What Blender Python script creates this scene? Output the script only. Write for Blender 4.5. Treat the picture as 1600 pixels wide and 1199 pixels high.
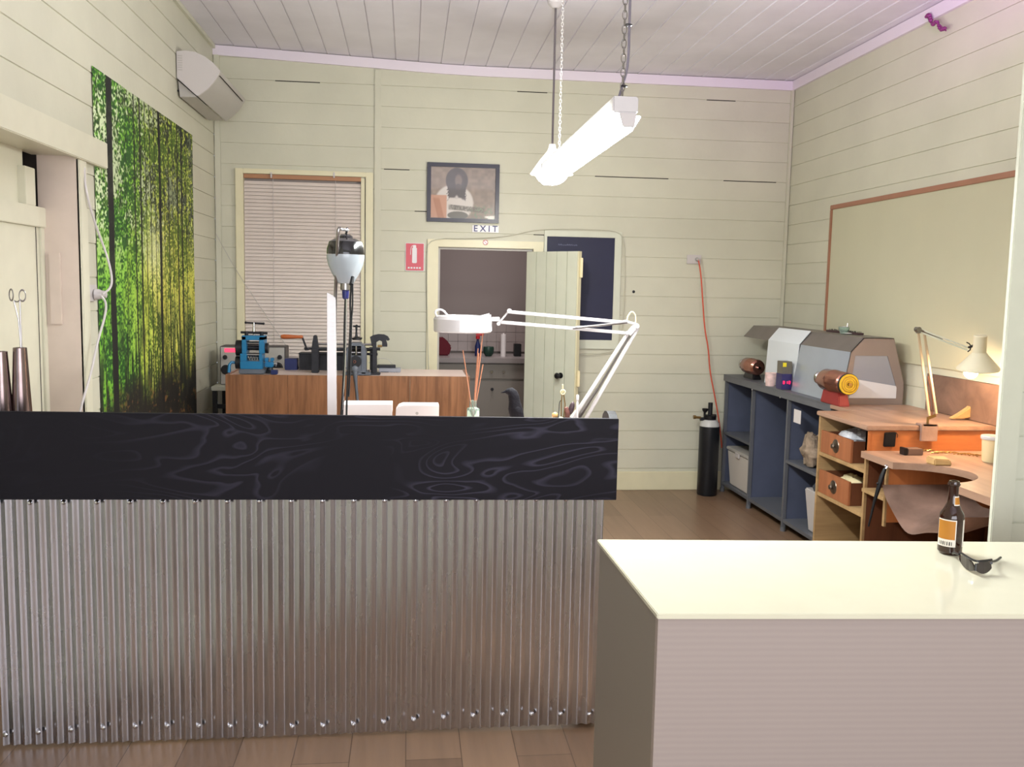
import bpy, bmesh, math, random
import numpy as np
from mathutils import Vector, Matrix
random.seed(7)
S = bpy.context.scene
for o in list(bpy.data.objects): bpy.data.objects.remove(o)
COL = S.collection
PI = math.pi
# ------------------------------------------------------------------ camera
F_PX = 1425.0; ROLL = .020; EYE = 1.6
PITCH = math.atan(148.8/1425); YAW = math.atan(163/1425*math.cos(PITCH))
Fw = Vector((math.sin(YAW)*math.cos(PITCH), math.cos(YAW)*math.cos(PITCH), -math.sin(PITCH)))
R0 = Vector((math.cos(YAW), -math.sin(YAW), 0)); U0 = R0.cross(Fw)
Rt = R0*math.cos(ROLL)+U0*math.sin(ROLL); Up = U0*math.cos(ROLL)-R0*math.sin(ROLL)
cam = bpy.data.cameras.new('camera'); co = bpy.data.objects.new('camera', cam); COL.objects.link(co)
cam.sensor_width = 36; cam.lens = F_PX*36/1600; cam.clip_start = .05
m = Matrix.Identity(4)
for i in range(3): m[i][0] = Rt[i]; m[i][1] = Up[i]; m[i][2] = -Fw[i]
m[2][3] = EYE; co.matrix_world = m
S.camera = co
def P(px, py, x=None, y=None, z=None):
    """point of the place seen in direction px,py lying on the real plane x=, y= or z="""
    d = Fw+Rt*((px-800)/F_PX)-Up*((py-599.5)/F_PX)
    t = x/d.x if x is not None else (y/d.y if y is not None else (z-EYE)/d.z)
    return Vector((d.x*t, d.y*t, EYE+d.z*t))
# ------------------------------------------------------------------ light, exposure
S.view_settings.view_transform = 'Standard'; S.view_settings.look = 'None'
S.view_settings.gamma = 1; S.view_settings.use_curve_mapping = False
S.view_settings.exposure = 0.48
w = bpy.data.worlds.new('sky'); S.world = w; w.use_nodes = True
w.node_tree.nodes['Background'].inputs[0].default_value = (.75, .85, 1, 1)
w.node_tree.nodes['Background'].inputs[1].default_value = 1.0
def area(name, loc, rot, sx, sy, power, col):
    l = bpy.data.lights.new(name, 'AREA'); l.shape = 'RECTANGLE'; l.size = sx; l.size_y = sy; l.energy = power; l.color = col
    o = bpy.data.objects.new(name, l); o.location = loc; o.rotation_euler = rot; COL.objects.link(o); return o
def point(name, loc, power, col, r=.03):
    l = bpy.data.lights.new(name, 'POINT'); l.energy = power; l.color = col; l.shadow_soft_size = r
    o = bpy.data.objects.new(name, l); o.location = loc; COL.objects.link(o); return o
area('shop_window_daylight', (.6, -1.75, 1.75), (PI/2+.35, 0, 0), 3.6, 2.1, 98, (.98, .96, 1))
BATTEN = area('batten_light', (.66, 3.62, 2.085), (0, 0, 0), .10, 1.4, 44, (.96, 1, .99))
area('added_batten_uplight', (.66, 3.62, 2.22), (PI, 0, 0), .10, 1.4, 34, (.96, .98, 1))  # upward light added above the batten body to brighten the ceiling
point('pendant_light', (.82, 5.4, 2.16), 34, (1, .98, .9), .05)
point('bench_lamp_light', P(1516, 580, y=4.16), 11.0, (1, .69, .43), .03)
area('kitchen_fill_light', (.7, 8.3, 2.6), (0, 0, 0), .5, .5, 16, (1, .9, .9))  # unseen lamp, added to brighten the kitchen
sp = bpy.data.lights.new('added_purple_spot', 'SPOT'); sp.energy = 42; sp.color = (.75, .25, 1); sp.spot_size = 1.1; sp.spot_blend = 1; sp.shadow_soft_size = .1  # unseen spot added to tint the ceiling purple
so = bpy.data.objects.new('added_purple_spot', sp); so.location = (2.5, 3.5, 2.85); COL.objects.link(so)
so.rotation_euler = (Vector((2.66, 4.7, 3.26))-Vector(so.location)).to_track_quat('-Z', 'Y').to_euler()
# ------------------------------------------------------------------ materials
def srgb(r, g, b):
    f = lambda c: c/255/12.92 if c <= 10 else ((c/255+.055)/1.055)**2.4
    return (f(r), f(g), f(b), 1)
def mat(name, col, rough=.5, metal=0, spec=.5, noise=0, nscale=8, bump=0, bscale=60, trans=0, emit=None, estr=0, coat=0, ior=1.45, alpha=1, stretch=(1, 1, 1)):
    m = bpy.data.materials.new(name); m.use_nodes = True; nt = m.node_tree; b = nt.nodes['Principled BSDF']
    c = srgb(*col); b.inputs['Base Color'].default_value = c; b.inputs['Roughness'].default_value = rough
    b.inputs['Metallic'].default_value = metal; b.inputs['Specular IOR Level'].default_value = spec
    b.inputs['Transmission Weight'].default_value = trans; b.inputs['IOR'].default_value = ior
    b.inputs['Coat Weight'].default_value = coat; b.inputs['Coat Roughness'].default_value = .04; b.inputs['Alpha'].default_value = alpha
    if emit: b.inputs['Emission Color'].default_value = srgb(*emit); b.inputs['Emission Strength'].default_value = estr
    tc = nt.nodes.new('ShaderNodeTexCoord'); mp = nt.nodes.new('ShaderNodeMapping'); mp.inputs['Scale'].default_value = stretch
    nt.links.new(tc.outputs['Object'], mp.inputs[0])
    n = nt.nodes.new('ShaderNodeTexNoise'); n.inputs['Scale'].default_value = nscale; n.inputs['Detail'].default_value = 5
    nt.links.new(mp.outputs[0], n.inputs['Vector'])
    if noise:
        r = nt.nodes.new('ShaderNodeValToRGB'); r.color_ramp.elements[0].position = .3; r.color_ramp.elements[1].position = .7
        r.color_ramp.elements[0].color = tuple(v*(1-noise) for v in c[:3])+(1,)
        r.color_ramp.elements[1].color = tuple(min(1, v*(1+noise)) for v in c[:3])+(1,)
        nt.links.new(n.outputs['Fac'], r.inputs[0]); nt.links.new(r.outputs[0], b.inputs['Base Color'])
    if bump:
        n2 = nt.nodes.new('ShaderNodeTexNoise'); n2.inputs['Scale'].default_value = bscale; n2.inputs['Detail'].default_value = 3
        nt.links.new(mp.outputs[0], n2.inputs['Vector'])
        bp = nt.nodes.new('ShaderNodeBump'); bp.inputs['Strength'].default_value = bump; bp.inputs['Distance'].default_value = .01
        nt.links.new(n2.outputs['Fac'], bp.inputs['Height']); nt.links.new(bp.outputs[0], b.inputs['Normal'])
    return m
def wood(name, c1, c2, axis='Z', scale=14, rough=.45, dist=3, spec=.4, wave=6):
    m = bpy.data.materials.new(name); m.use_nodes = True; nt = m.node_tree; b = nt.nodes['Principled BSDF']
    b.inputs['Roughness'].default_value = rough; b.inputs['Specular IOR Level'].default_value = spec
    tc = nt.nodes.new('ShaderNodeTexCoord'); mp = nt.nodes.new('ShaderNodeMapping')
    s = {'X': (.06, 1, 1), 'Y': (1, .06, 1), 'Z': (1, 1, .06)}[axis]; mp.inputs['Scale'].default_value = s
    n = nt.nodes.new('ShaderNodeTexNoise'); n.inputs['Scale'].default_value = scale; n.inputs['Detail'].default_value = 6; n.inputs['Roughness'].default_value = .65
    n.inputs['Distortion'].default_value = dist*.2
    r = nt.nodes.new('ShaderNodeValToRGB'); r.color_ramp.elements[0].color = srgb(*c1); r.color_ramp.elements[1].color = srgb(*c2)
    r.color_ramp.elements[0].position = .35; r.color_ramp.elements[1].position = .68
    nt.links.new(tc.outputs['Object'], mp.inputs[0]); nt.links.new(mp.outputs[0], n.inputs['Vector'])
    nt.links.new(n.outputs['Fac'], r.inputs[0]); nt.links.new(r.outputs[0], b.inputs['Base Color'])
    return m
M = {}
M['wall'] = mat('painted_boards', (201, 199, 180), .42, noise=.05, nscale=2.2, bump=.12, bscale=25, spec=.35)
M['ceiling'] = mat('ceiling_paint', (222, 218, 226), .5, noise=.05, nscale=3, bump=.1, bscale=25)
M['cornice'] = mat('cornice_paint', (226, 216, 226), .4)
M['trim'] = mat('cream_gloss_paint', (220, 213, 180), .35, noise=.03)
M['palegreen'] = mat('pale_green_paint', (204, 206, 188), .4, noise=.03)
M['jamb'] = mat('pinkish_jamb_paint', (208, 192, 178), .5, noise=.05)
M['leftdoor'] = mat('cream_door_paint', (210, 207, 186), .4, noise=.03)
M['gap'] = mat('dark_gap', (40, 34, 30), .9)
M['white'] = mat('white_plastic', (196, 190, 188), .3)
M['whitegloss'] = mat('white_enamel', (202, 198, 198), .18, coat=.4)
M['greyplastic'] = mat('grey_plastic', (176, 172, 166), .4)
M['darkplastic'] = mat('dark_plastic', (26, 26, 28), .35)
M['black'] = mat('black_satin', (18, 18, 21), .4)
M['rubber'] = mat('black_rubber', (20, 20, 22), .7)
M['steel'] = mat('brushed_steel', (150, 146, 144), .28, metal=1, noise=.06, nscale=20, bump=.05)
M['chrome'] = mat('chrome', (215, 214, 216), .08, metal=1)
M['mandrel'] = mat('worn_steel_cone', (132, 116, 114), .24, metal=1, noise=.18, nscale=14)
M['castiron'] = mat('dark_cast_iron', (44, 44, 48), .45, metal=.5, noise=.2, nscale=30)
M['greyiron'] = mat('grey_hammered_enamel', (92, 97, 106), .4, noise=.08, bump=.2, bscale=90)
M['blueenamel'] = mat('blue_enamel', (24, 112, 158), .38, noise=.06)
M['laminatewood'] = wood('brown_teak_laminate', (112, 74, 48), (154, 106, 72), 'Z', 26, .35)
M['whitelam'] = mat('pinkish_white_laminate', (206, 186, 176), .35)
M['greylam'] = mat('grey_steel_bench', (104, 106, 112), .42, metal=.2, noise=.08, nscale=6)
M['bluelam'] = mat('blue_grey_panel', (82, 88, 108), .5, noise=.1, nscale=5)
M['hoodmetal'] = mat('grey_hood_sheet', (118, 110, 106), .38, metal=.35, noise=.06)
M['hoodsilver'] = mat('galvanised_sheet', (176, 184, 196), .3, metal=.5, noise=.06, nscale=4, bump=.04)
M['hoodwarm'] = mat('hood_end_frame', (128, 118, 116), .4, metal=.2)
M['copper'] = mat('polished_motor_copper', (176, 124, 108), .2, metal=.9, noise=.15, nscale=10)
M['redpaint'] = mat('dusty_red_paint', (140, 44, 42), .5, noise=.15)
M['buff'] = mat('yellow_polishing_buff', (206, 170, 44), .8, noise=.15, nscale=40, bump=.5, bscale=80)
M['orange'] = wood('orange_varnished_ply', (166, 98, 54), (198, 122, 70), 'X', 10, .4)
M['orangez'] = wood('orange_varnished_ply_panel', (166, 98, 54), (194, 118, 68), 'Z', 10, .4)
M['benchtop'] = wood('worn_bench_top', (142, 112, 94), (172, 138, 116), 'Y', 9, .4)
M['pine'] = wood('raw_pine', (148, 118, 80), (178, 146, 102), 'X', 12, .55)
M['drawer'] = wood('reddish_drawer_wood', (138, 84, 54), (166, 104, 68), 'Z', 12, .4)
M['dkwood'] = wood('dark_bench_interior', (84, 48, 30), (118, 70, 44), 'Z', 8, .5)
M['backboard'] = wood('brown_backboard', (104, 82, 70), (130, 104, 90), 'X', 7, .45)
M['leather'] = mat('grey_brown_leather', (158, 130, 116), .55, noise=.5, nscale=4.5, bump=.2, bscale=30)
M['carved'] = mat('tan_shaped_wood', (186, 150, 100), .5, noise=.08)
M['whiteboard'] = mat('greenish_whiteboard', (192, 189, 162), .38, noise=.03, nscale=2)
M['brownframe'] = mat('brown_timber_frame', (158, 112, 88), .5, noise=.06)
M['navy'] = mat('navy_board', (26, 28, 58), .55, noise=.12, nscale=3)
M['chalk'] = mat('chalk', (130, 134, 160), .9)
M['frame'] = mat('dark_blue_grey_frame', (44, 42, 58), .35)
M['blind'] = mat('pinkish_blind_slats', (220, 208, 200), .5, noise=.03)
M['blindbox'] = mat('blind_headrail_wood', (170, 122, 88), .5)
M['brass'] = mat('aged_brass', (150, 122, 76), .35, metal=.9)
M['cork'] = mat('tan_wood_ball', (200, 160, 104), .5, noise=.08)
M['reed'] = mat('reed_stick', (186, 126, 96), .7)
M['crow'] = mat('charcoal_bird', (24, 22, 27), .75, spec=.2, noise=.2, nscale=30, bump=.4, bscale=70)
M['red'] = mat('red_plastic', (190, 30, 40), .35)
M['signred'] = mat('sign_red', (196, 30, 52), .35, coat=.2)
M['signwhite'] = mat('sign_white', (226, 222, 224), .35)
M['signblue'] = mat('sign_blue_letters', (60, 66, 116), .5)
M['orangecord'] = mat('orange_cord', (206, 84, 58), .5)
M['cream'] = mat('cream_plastic', (226, 212, 170), .4)
M['bulb'] = mat('glowing_bulb', (255, 220, 170), .5, emit=(255, 214, 160), estr=30)
M['tube'] = mat('glowing_diffuser', (255, 255, 255), .5, emit=(250, 255, 252), estr=22)
M['bulbcool'] = mat('glowing_pendant', (255, 255, 255), .5, emit=(255, 252, 240), estr=9)
M['led'] = mat('red_digits', (255, 30, 60), .5, emit=(255, 20, 60), estr=4)
M['ledpink'] = mat('pink_display', (240, 60, 90), .5, emit=(250, 60, 90), estr=1.2)
M['glassclear'] = mat('clear_glass', (214, 232, 222), .05, trans=.85, ior=1.3)
M['glassbrown'] = mat('brown_glass', (52, 24, 12), .06, trans=.35, ior=1.45, coat=.5)
M['label'] = mat('amber_label', (176, 116, 34), .5)
M['labelw'] = mat('white_label_border', (222, 216, 204), .5)
M['tub'] = mat('frosted_plastic', (216, 208, 200), .35, trans=.12, ior=1.2)
M['bag'] = mat('crumpled_plastic_bag', (196, 198, 204), .35, noise=.15, nscale=12, bump=1, bscale=25)
M['cloth'] = mat('brown_beige_rag', (146, 128, 110), .8, noise=.35, nscale=25, bump=1, bscale=30)
M['paper'] = mat('paper', (222, 216, 214), .6)
M['purple'] = mat('purple_plastic', (80, 44, 120), .5)
M['magenta'] = mat('magenta_beads', (130, 44, 110), .35)
M['countertop'] = mat('cream_laminate_top', (214, 211, 188), .13, spec=.6, noise=.02)
M['bluebox'] = mat('blue_card', (28, 38, 88), .5)
M['lens'] = mat('dark_lens', (40, 32, 30), .08, coat=1)
M['tile'] = mat('grey_tiles', (150, 138, 134), .3)
M['kitchwall'] = mat('kitchen_grey_wall', (128, 118, 114), .6)
M['kitchcab'] = mat('kitchen_cabinet_front', (140, 134, 126), .45)
M['worktop'] = mat('kitchen_worktop', (146, 138, 136), .3)
M['maroon'] = mat('maroon_cloth', (92, 16, 30), .8)
M['darkgreen'] = mat('dark_green_bowl', (34, 62, 52), .4)
M['cyl'] = mat('cylinder_black_paint', (26, 28, 32), .35, noise=.1)
M['collar'] = mat('cylinder_grey_collar', (190, 190, 186), .4, noise=.1)
# counter laminate with fine horizontal ribs
def ribbed():
    m = mat('ribbed_mauve_laminate', (160, 148, 140), .45); nt = m.node_tree; b = nt.nodes['Principled BSDF']
    tc = nt.nodes.new('ShaderNodeTexCoord'); wv = nt.nodes.new('ShaderNodeTexWave'); wv.bands_direction = 'Z'; wv.inputs['Scale'].default_value = 22
    wv.inputs['Distortion'].default_value = .6; nt.links.new(tc.outputs['Object'], wv.inputs['Vector'])
    r = nt.nodes.new('ShaderNodeValToRGB'); r.color_ramp.elements[0].color = srgb(158, 146, 140); r.color_ramp.elements[1].color = srgb(162, 150, 143)
    nt.links.new(wv.outputs['Fac'], r.inputs[0]); nt.links.new(r.outputs[0], b.inputs['Base Color']); return m
M['ribbed'] = ribbed()
def plymat():
    m = mat('black_stained_plywood', (20, 18, 24), .6, spec=.2); nt = m.node_tree; b = nt.nodes['Principled BSDF']
    tc = nt.nodes.new('ShaderNodeTexCoord'); mp = nt.nodes.new('ShaderNodeMapping'); mp.inputs['Scale'].default_value = (.9, 1, 3.0); mp.inputs['Location'].default_value = (3.7, 0, 1.3)
    n = nt.nodes.new('ShaderNodeTexNoise'); n.inputs['Scale'].default_value = 2.1; n.inputs['Detail'].default_value = 1.5; n.inputs['Distortion'].default_value = .9
    mu = nt.nodes.new('ShaderNodeMath'); mu.operation = 'MULTIPLY'; mu.inputs[1].default_value = 12
    fr = nt.nodes.new('ShaderNodeMath'); fr.operation = 'FRACT'
    r = nt.nodes.new('ShaderNodeValToRGB'); e = r.color_ramp.elements
    e[0].position = 0; e[0].color = srgb(22, 20, 27); e[1].position = .66; e[1].color = srgb(25, 23, 31)
    a = e.new(.90); a.color = srgb(66, 64, 80); a = e.new(1); a.color = srgb(28, 26, 34)
    n2 = nt.nodes.new('ShaderNodeTexNoise'); n2.inputs['Scale'].default_value = 1.6; n2.inputs['Detail'].default_value = 2
    r2 = nt.nodes.new('ShaderNodeValToRGB'); r2.color_ramp.elements[0].position = .44; r2.color_ramp.elements[1].position = .62
    mx = nt.nodes.new('ShaderNodeMix'); mx.data_type = 'RGBA'; mx.inputs[6].default_value = srgb(22, 20, 27)
    L = nt.links.new
    L(tc.outputs['Object'], mp.inputs[0]); L(mp.outputs[0], n.inputs['Vector']); L(n.outputs['Fac'], mu.inputs[0]); L(mu.outputs[0], fr.inputs[0]); L(fr.outputs[0], r.inputs[0])
    mp3 = nt.nodes.new('ShaderNodeMapping'); mp3.inputs['Location'].default_value = (-.9, 0, .4); L(tc.outputs['Object'], mp3.inputs[0]); L(mp3.outputs[0], n2.inputs['Vector']); sx = nt.nodes.new('ShaderNodeSeparateXYZ'); L(tc.outputs['Object'], sx.inputs[0]); mr = nt.nodes.new('ShaderNodeMapRange'); mr.inputs[1].default_value = -.75; mr.inputs[2].default_value = .2; mr.inputs[3].default_value = .04; mr.inputs[4].default_value = .75; L(sx.outputs[0], mr.inputs[0]); ml = nt.nodes.new('ShaderNodeMath'); ml.operation = 'MULTIPLY'; L(n2.outputs['Fac'], r2.inputs[0]); L(r2.outputs[0], ml.inputs[0]); L(mr.outputs[0], ml.inputs[1]); L(ml.outputs[0], mx.inputs[0]); L(r.outputs[0], mx.inputs[7]); L(mx.outputs[2], b.inputs['Base Color'])
    return m
M['ply'] = plymat()
def floormat():
    m = mat('wood_plank_floor', (130, 96, 70), .33); nt = m.node_tree; b = nt.nodes['Principled BSDF']; L = nt.links.new
    tc = nt.nodes.new('ShaderNodeTexCoord'); mp = nt.nodes.new('ShaderNodeMapping'); mp.inputs['Rotation'].default_value = (0, 0, PI/2)
    br = nt.nodes.new('ShaderNodeTexBrick'); br.inputs['Scale'].default_value = 1; br.inputs['Brick Width'].default_value = 1.25; br.inputs['Row Height'].default_value = .19
    br.inputs['Mortar Size'].default_value = .0015; br.inputs['Color1'].default_value = srgb(120, 96, 77); br.inputs['Color2'].default_value = srgb(144, 117, 94); br.inputs['Mortar'].default_value = srgb(84, 64, 50)
    br.inputs['Bias'].default_value = -.1; br.offset = .37
    n = nt.nodes.new('ShaderNodeTexNoise'); n.inputs['Scale'].default_value = 26; n.inputs['Detail'].default_value = 6
    mp2 = nt.nodes.new('ShaderNodeMapping'); mp2.inputs['Scale'].default_value = (1, .07, 1)
    r = nt.nodes.new('ShaderNodeValToRGB'); r.color_ramp.elements[0].color = (.72, .70, .68, 1); r.color_ramp.elements[1].color = (1.15, 1.12, 1.1, 1)
    mx = nt.nodes.new('ShaderNodeMix'); mx.data_type = 'RGBA'; mx.blend_type = 'MULTIPLY'; mx.inputs[0].default_value = 1
    L(tc.outputs['Object'], mp.inputs[0]); L(mp.outputs[0], br.inputs['Vector']); L(tc.outputs['Object'], mp2.inputs[0]); L(mp2.outputs[0], n.inputs['Vector'])
    L(n.outputs['Fac'], r.inputs[0]); L(br.outputs['Color'], mx.inputs[6]); L(r.outputs[0], mx.inputs[7]); L(mx.outputs[2], b.inputs['Base Color'])
    return m
M['floor'] = floormat()
def corrmat():
    m = mat('galvanised_corrugated_steel', (194, 194, 200), .22, metal=1); nt = m.node_tree; b = nt.nodes['Principled BSDF']; L = nt.links.new
    tc = nt.nodes.new('ShaderNodeTexCoord'); mp = nt.nodes.new('ShaderNodeMapping'); mp.inputs['Scale'].default_value = (1, 1, .25)
    n = nt.nodes.new('ShaderNodeTexNoise'); n.inputs['Scale'].default_value = 16; n.inputs['Detail'].default_value = 5
    r = nt.nodes.new('ShaderNodeMapRange'); r.inputs[3].default_value = .20; r.inputs[4].default_value = .33
    L(tc.outputs['Object'], mp.inputs[0]); L(mp.outputs[0], n.inputs['Vector']); L(n.outputs['Fac'], r.inputs[0]); L(r.outputs[0], b.inputs['Roughness'])
    bp = nt.nodes.new('ShaderNodeBump'); bp.inputs['Strength'].default_value = .05; bp.inputs['Distance'].default_value = .01; L(n.outputs['Fac'], bp.inputs['Height']); L(bp.outputs[0], b.inputs['Normal'])
    return m
M['corr'] = corrmat()
def vcol(name, rough=.4, coat=0):
    m = bpy.data.materials.new(name); m.use_nodes = True; nt = m.node_tree; b = nt.nodes['Principled BSDF']
    a = nt.nodes.new('ShaderNodeVertexColor'); a.layer_name = 'print'; nt.links.new(a.outputs[0], b.inputs['Base Color'])
    b.inputs['Roughness'].default_value = rough; b.inputs['Coat Weight'].default_value = coat; b.inputs['Coat Roughness'].default_value = .03
    return m
M['muralprint'] = vcol('forest_print', .75)
M['posterprint'] = vcol('poster_print', .4, 1)
# ------------------------------------------------------------------ mesh helpers
def V(*a): return Vector(a[0]) if len(a) == 1 else Vector(a)
class MB:
    def __init__(s): s.bm = bmesh.new()
    def hexa(s, v, bev=0):
        vs = [s.bm.verts.new(p) for p in v]
        fs = [s.bm.faces.new([vs[i] for i in f]) for f in ((0, 3, 2, 1), (4, 5, 6, 7), (0, 1, 5, 4), (1, 2, 6, 5), (2, 3, 7, 6), (3, 0, 4, 7))]
        bmesh.ops.recalc_face_normals(s.bm, faces=fs)
        if bev:
            es = list({e for f in fs for e in f.edges}); bmesh.ops.bevel(s.bm, geom=es, offset=bev, segments=2, affect='EDGES')
        return s
    def box(s, x0, x1, y0, y1, z0, z1, bev=0):
        return s.hexa([(x0, y0, z0), (x1, y0, z0), (x1, y1, z0), (x0, y1, z0), (x0, y0, z1), (x1, y0, z1), (x1, y1, z1), (x0, y1, z1)], bev)
    def obox(s, c, sz, rot=None, bev=0):
        c = V(c); h = V(sz)/2; R = rot or Matrix.Identity(3)
        return s.hexa([c+R@V(a*h.x, b*h.y, d*h.z) for a, b, d in ((-1, -1, -1), (1, -1, -1), (1, 1, -1), (-1, 1, -1), (-1, -1, 1), (1, -1, 1), (1, 1, 1), (-1, 1, 1))], bev)
    def pbox(s, px0, py0, px1, py1, y, dep, bev=0):
        a = P(px0, py0, y=y); b = P(px1, py1, y=y)
        return s.box(min(a.x, b.x), max(a.x, b.x), y, y+dep, min(a.z, b.z), max(a.z, b.z), bev)
    def bar(s, a, b, w, h=None, bev=0):
        a = V(a); b = V(b); d = b-a; q = d.to_track_quat('Z', 'Y').to_matrix(); return s.obox((a+b)/2, (w, h or w, d.length), q, bev)
    def cyl(s, a, b, r0, r1=None, n=20, cap=True):
        a = V(a); b = V(b); r1 = r0 if r1 is None else r1; q = (b-a).to_track_quat('Z', 'Y').to_matrix()
        A = [s.bm.verts.new(a+q@V(r0*math.cos(2*PI*i/n), r0*math.sin(2*PI*i/n), 0)) for i in range(n)]
        B = [s.bm.verts.new(b+q@V(r1*math.cos(2*PI*i/n), r1*math.sin(2*PI*i/n), 0)) for i in range(n)]
        for i in range(n): s.bm.faces.new((A[i], A[(i+1) % n], B[(i+1) % n], B[i]))
        if cap: s.bm.faces.new(A[::-1]); s.bm.faces.new(B)
        return s
    def lathe(s, prof, o, axis=(0, 0, 1), n=28, a0=0, a1=2*PI, closed=True):
        o = V(o); q = Matrix.Identity(3) if tuple(axis) == (0, 0, 1) else V(axis).to_track_quat('Z', 'Y').to_matrix(); full = abs(a1-a0-2*PI) < 1e-6; k = n if full else n+1; rings = []
        for r, z in prof:
            rings.append([s.bm.verts.new(o+q@V(max(r, 1e-5)*math.cos(a0+(a1-a0)*i/n), max(r, 1e-5)*math.sin(a0+(a1-a0)*i/n), z)) for i in range(k)])
        for A, B in zip(rings, rings[1:]):
            for i in range(n): j = (i+1) % k; s.bm.faces.new((A[i], A[j], B[j], B[i]))
        if full and closed:
            if prof[0][0] > 1e-4: s.bm.faces.new(rings[0][::-1])
            if prof[-1][0] > 1e-4: s.bm.faces.new(rings[-1])
        return s
    def tube(s, pts, r, n=8, smooth=0):
        pts = [V(p) for p in pts]
        for _ in range(smooth):
            q = [pts[0]]
            for a, b in zip(pts, pts[1:]): q += [a*.75+b*.25, a*.25+b*.75]
            pts = q+[pts[-1]]
        up = V(0, 0, 1); prev = None; rings = []
        for i, p in enumerate(pts):
            t = (pts[min(i+1, len(pts)-1)]-pts[max(i-1, 0)]).normalized()
            if prev is None:
                x = t.orthogonal().normalized()
            else:
                x = (prev-t*prev.dot(t)); x = x.normalized() if x.length > 1e-6 else t.orthogonal().normalized()
            prev = x; y = t.cross(x); rr = r[i] if isinstance(r, list) and i < len(r) else (r if not isinstance(r, list) else r[-1])
            rings.append([s.bm.verts.new(p+x*rr*math.cos(2*PI*k/n)+y*rr*math.sin(2*PI*k/n)) for k in range(n)])
        for A, B in zip(rings, rings[1:]):
            for k in range(n): s.bm.faces.new((A[k], A[(k+1) % n], B[(k+1) % n], B[k]))
        s.bm.faces.new(rings[0][::-1]); s.bm.faces.new(rings[-1]); return s
    def prism(s, pts, ext, bev=0):
        ext = V(ext); A = [s.bm.verts.new(V(p)) for p in pts]; B = [s.bm.verts.new(V(p)+ext) for p in pts]; n = len(A)
        fs = [s.bm.faces.new(A), s.bm.faces.new(B[::-1])]+[s.bm.faces.new((A[i], B[i], B[(i+1) % n], A[(i+1) % n])) for i in range(n)]
        bmesh.ops.recalc_face_normals(s.bm, faces=fs)
        if bev: bmesh.ops.bevel(s.bm, geom=list({e for f in fs for e in f.edges}), offset=bev, segments=2, affect='EDGES')
        return s
    def ball(s, c, r, sc=(1, 1, 1), rot=None, n=16):
        R = (rot or Matrix.Identity(3)).to_4x4(); mm = Matrix.Translation(V(c))@R@Matrix.Diagonal((r*sc[0], r*sc[1], r*sc[2], 1))
        bmesh.ops.create_uvsphere(s.bm, u_segments=n, v_segments=max(6, n//2+2), radius=1, matrix=mm); return s
    def torus(s, c, R, r, axis=(0, 0, 1), n=24, k=8, sc=(1, 1)):
        c = V(c); q = V(axis).to_track_quat('Z', 'Y').to_matrix(); g = []
        for i in range(n):
            a = 2*PI*i/n; g.append([s.bm.verts.new(c+q@V((R+r*math.cos(2*PI*j/k))*math.cos(a)*sc[0], (R+r*math.cos(2*PI*j/k))*math.sin(a)*sc[1], r*math.sin(2*PI*j/k))) for j in range(k)])
        for i in range(n):
            for j in range(k): s.bm.faces.new((g[i][j], g[(i+1) % n][j], g[(i+1) % n][(j+1) % k], g[i][(j+1) % k]))
        return s
    def quad(s, a, b, c, d): s.bm.faces.new([s.bm.verts.new(V(p)) for p in (a, b, c, d)]); return s
    def build(s, name, m, parent=None, smooth=True, loc=None):
        me = bpy.data.meshes.new(name)
        vs = [v.co for v in s.bm.verts]
        if parent is None:
            if loc is None:
                xs = [v.x for v in vs]; ys = [v.y for v in vs]; zs = [v.z for v in vs]; loc = V((min(xs)+max(xs))/2, (min(ys)+max(ys))/2, min(zs))
            loc = V(loc); off = loc
        else: off = V(parent['wl'][:]) ; loc = V(0, 0, 0)
        for v in s.bm.verts: v.co -= off
        s.bm.to_mesh(me); s.bm.free()
        if smooth:
            me.polygons.foreach_set('use_smooth', [True]*len(me.polygons)); me.set_sharp_from_angle(angle=math.radians(32))
        me.materials.append(M[m] if isinstance(m, str) else m)
        o = bpy.data.objects.new(name, me); o.location = loc; o['wl'] = tuple(off); COL.objects.link(o)
        if parent: o.parent = parent
        return o
def thing(name, label, cat, loc, group=None):
    o = bpy.data.objects.new(name, None); o.empty_display_size = .05; COL.objects.link(o); o.location = loc
    o['wl'] = tuple(V(loc)); o['label'] = label; o['category'] = cat
    if group: o['group'] = group
    return o
def tag(o, label, cat, group=None):
    o['label'] = label; o['category'] = cat
    if group: o['group'] = group
    return o
def struct(o): o['kind'] = 'structure'; return o
def sroot(name, loc):
    o = bpy.data.objects.new(name, None); COL.objects.link(o); o.location = loc; o['wl'] = tuple(V(loc)); o['kind'] = 'structure'; return o
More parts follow.
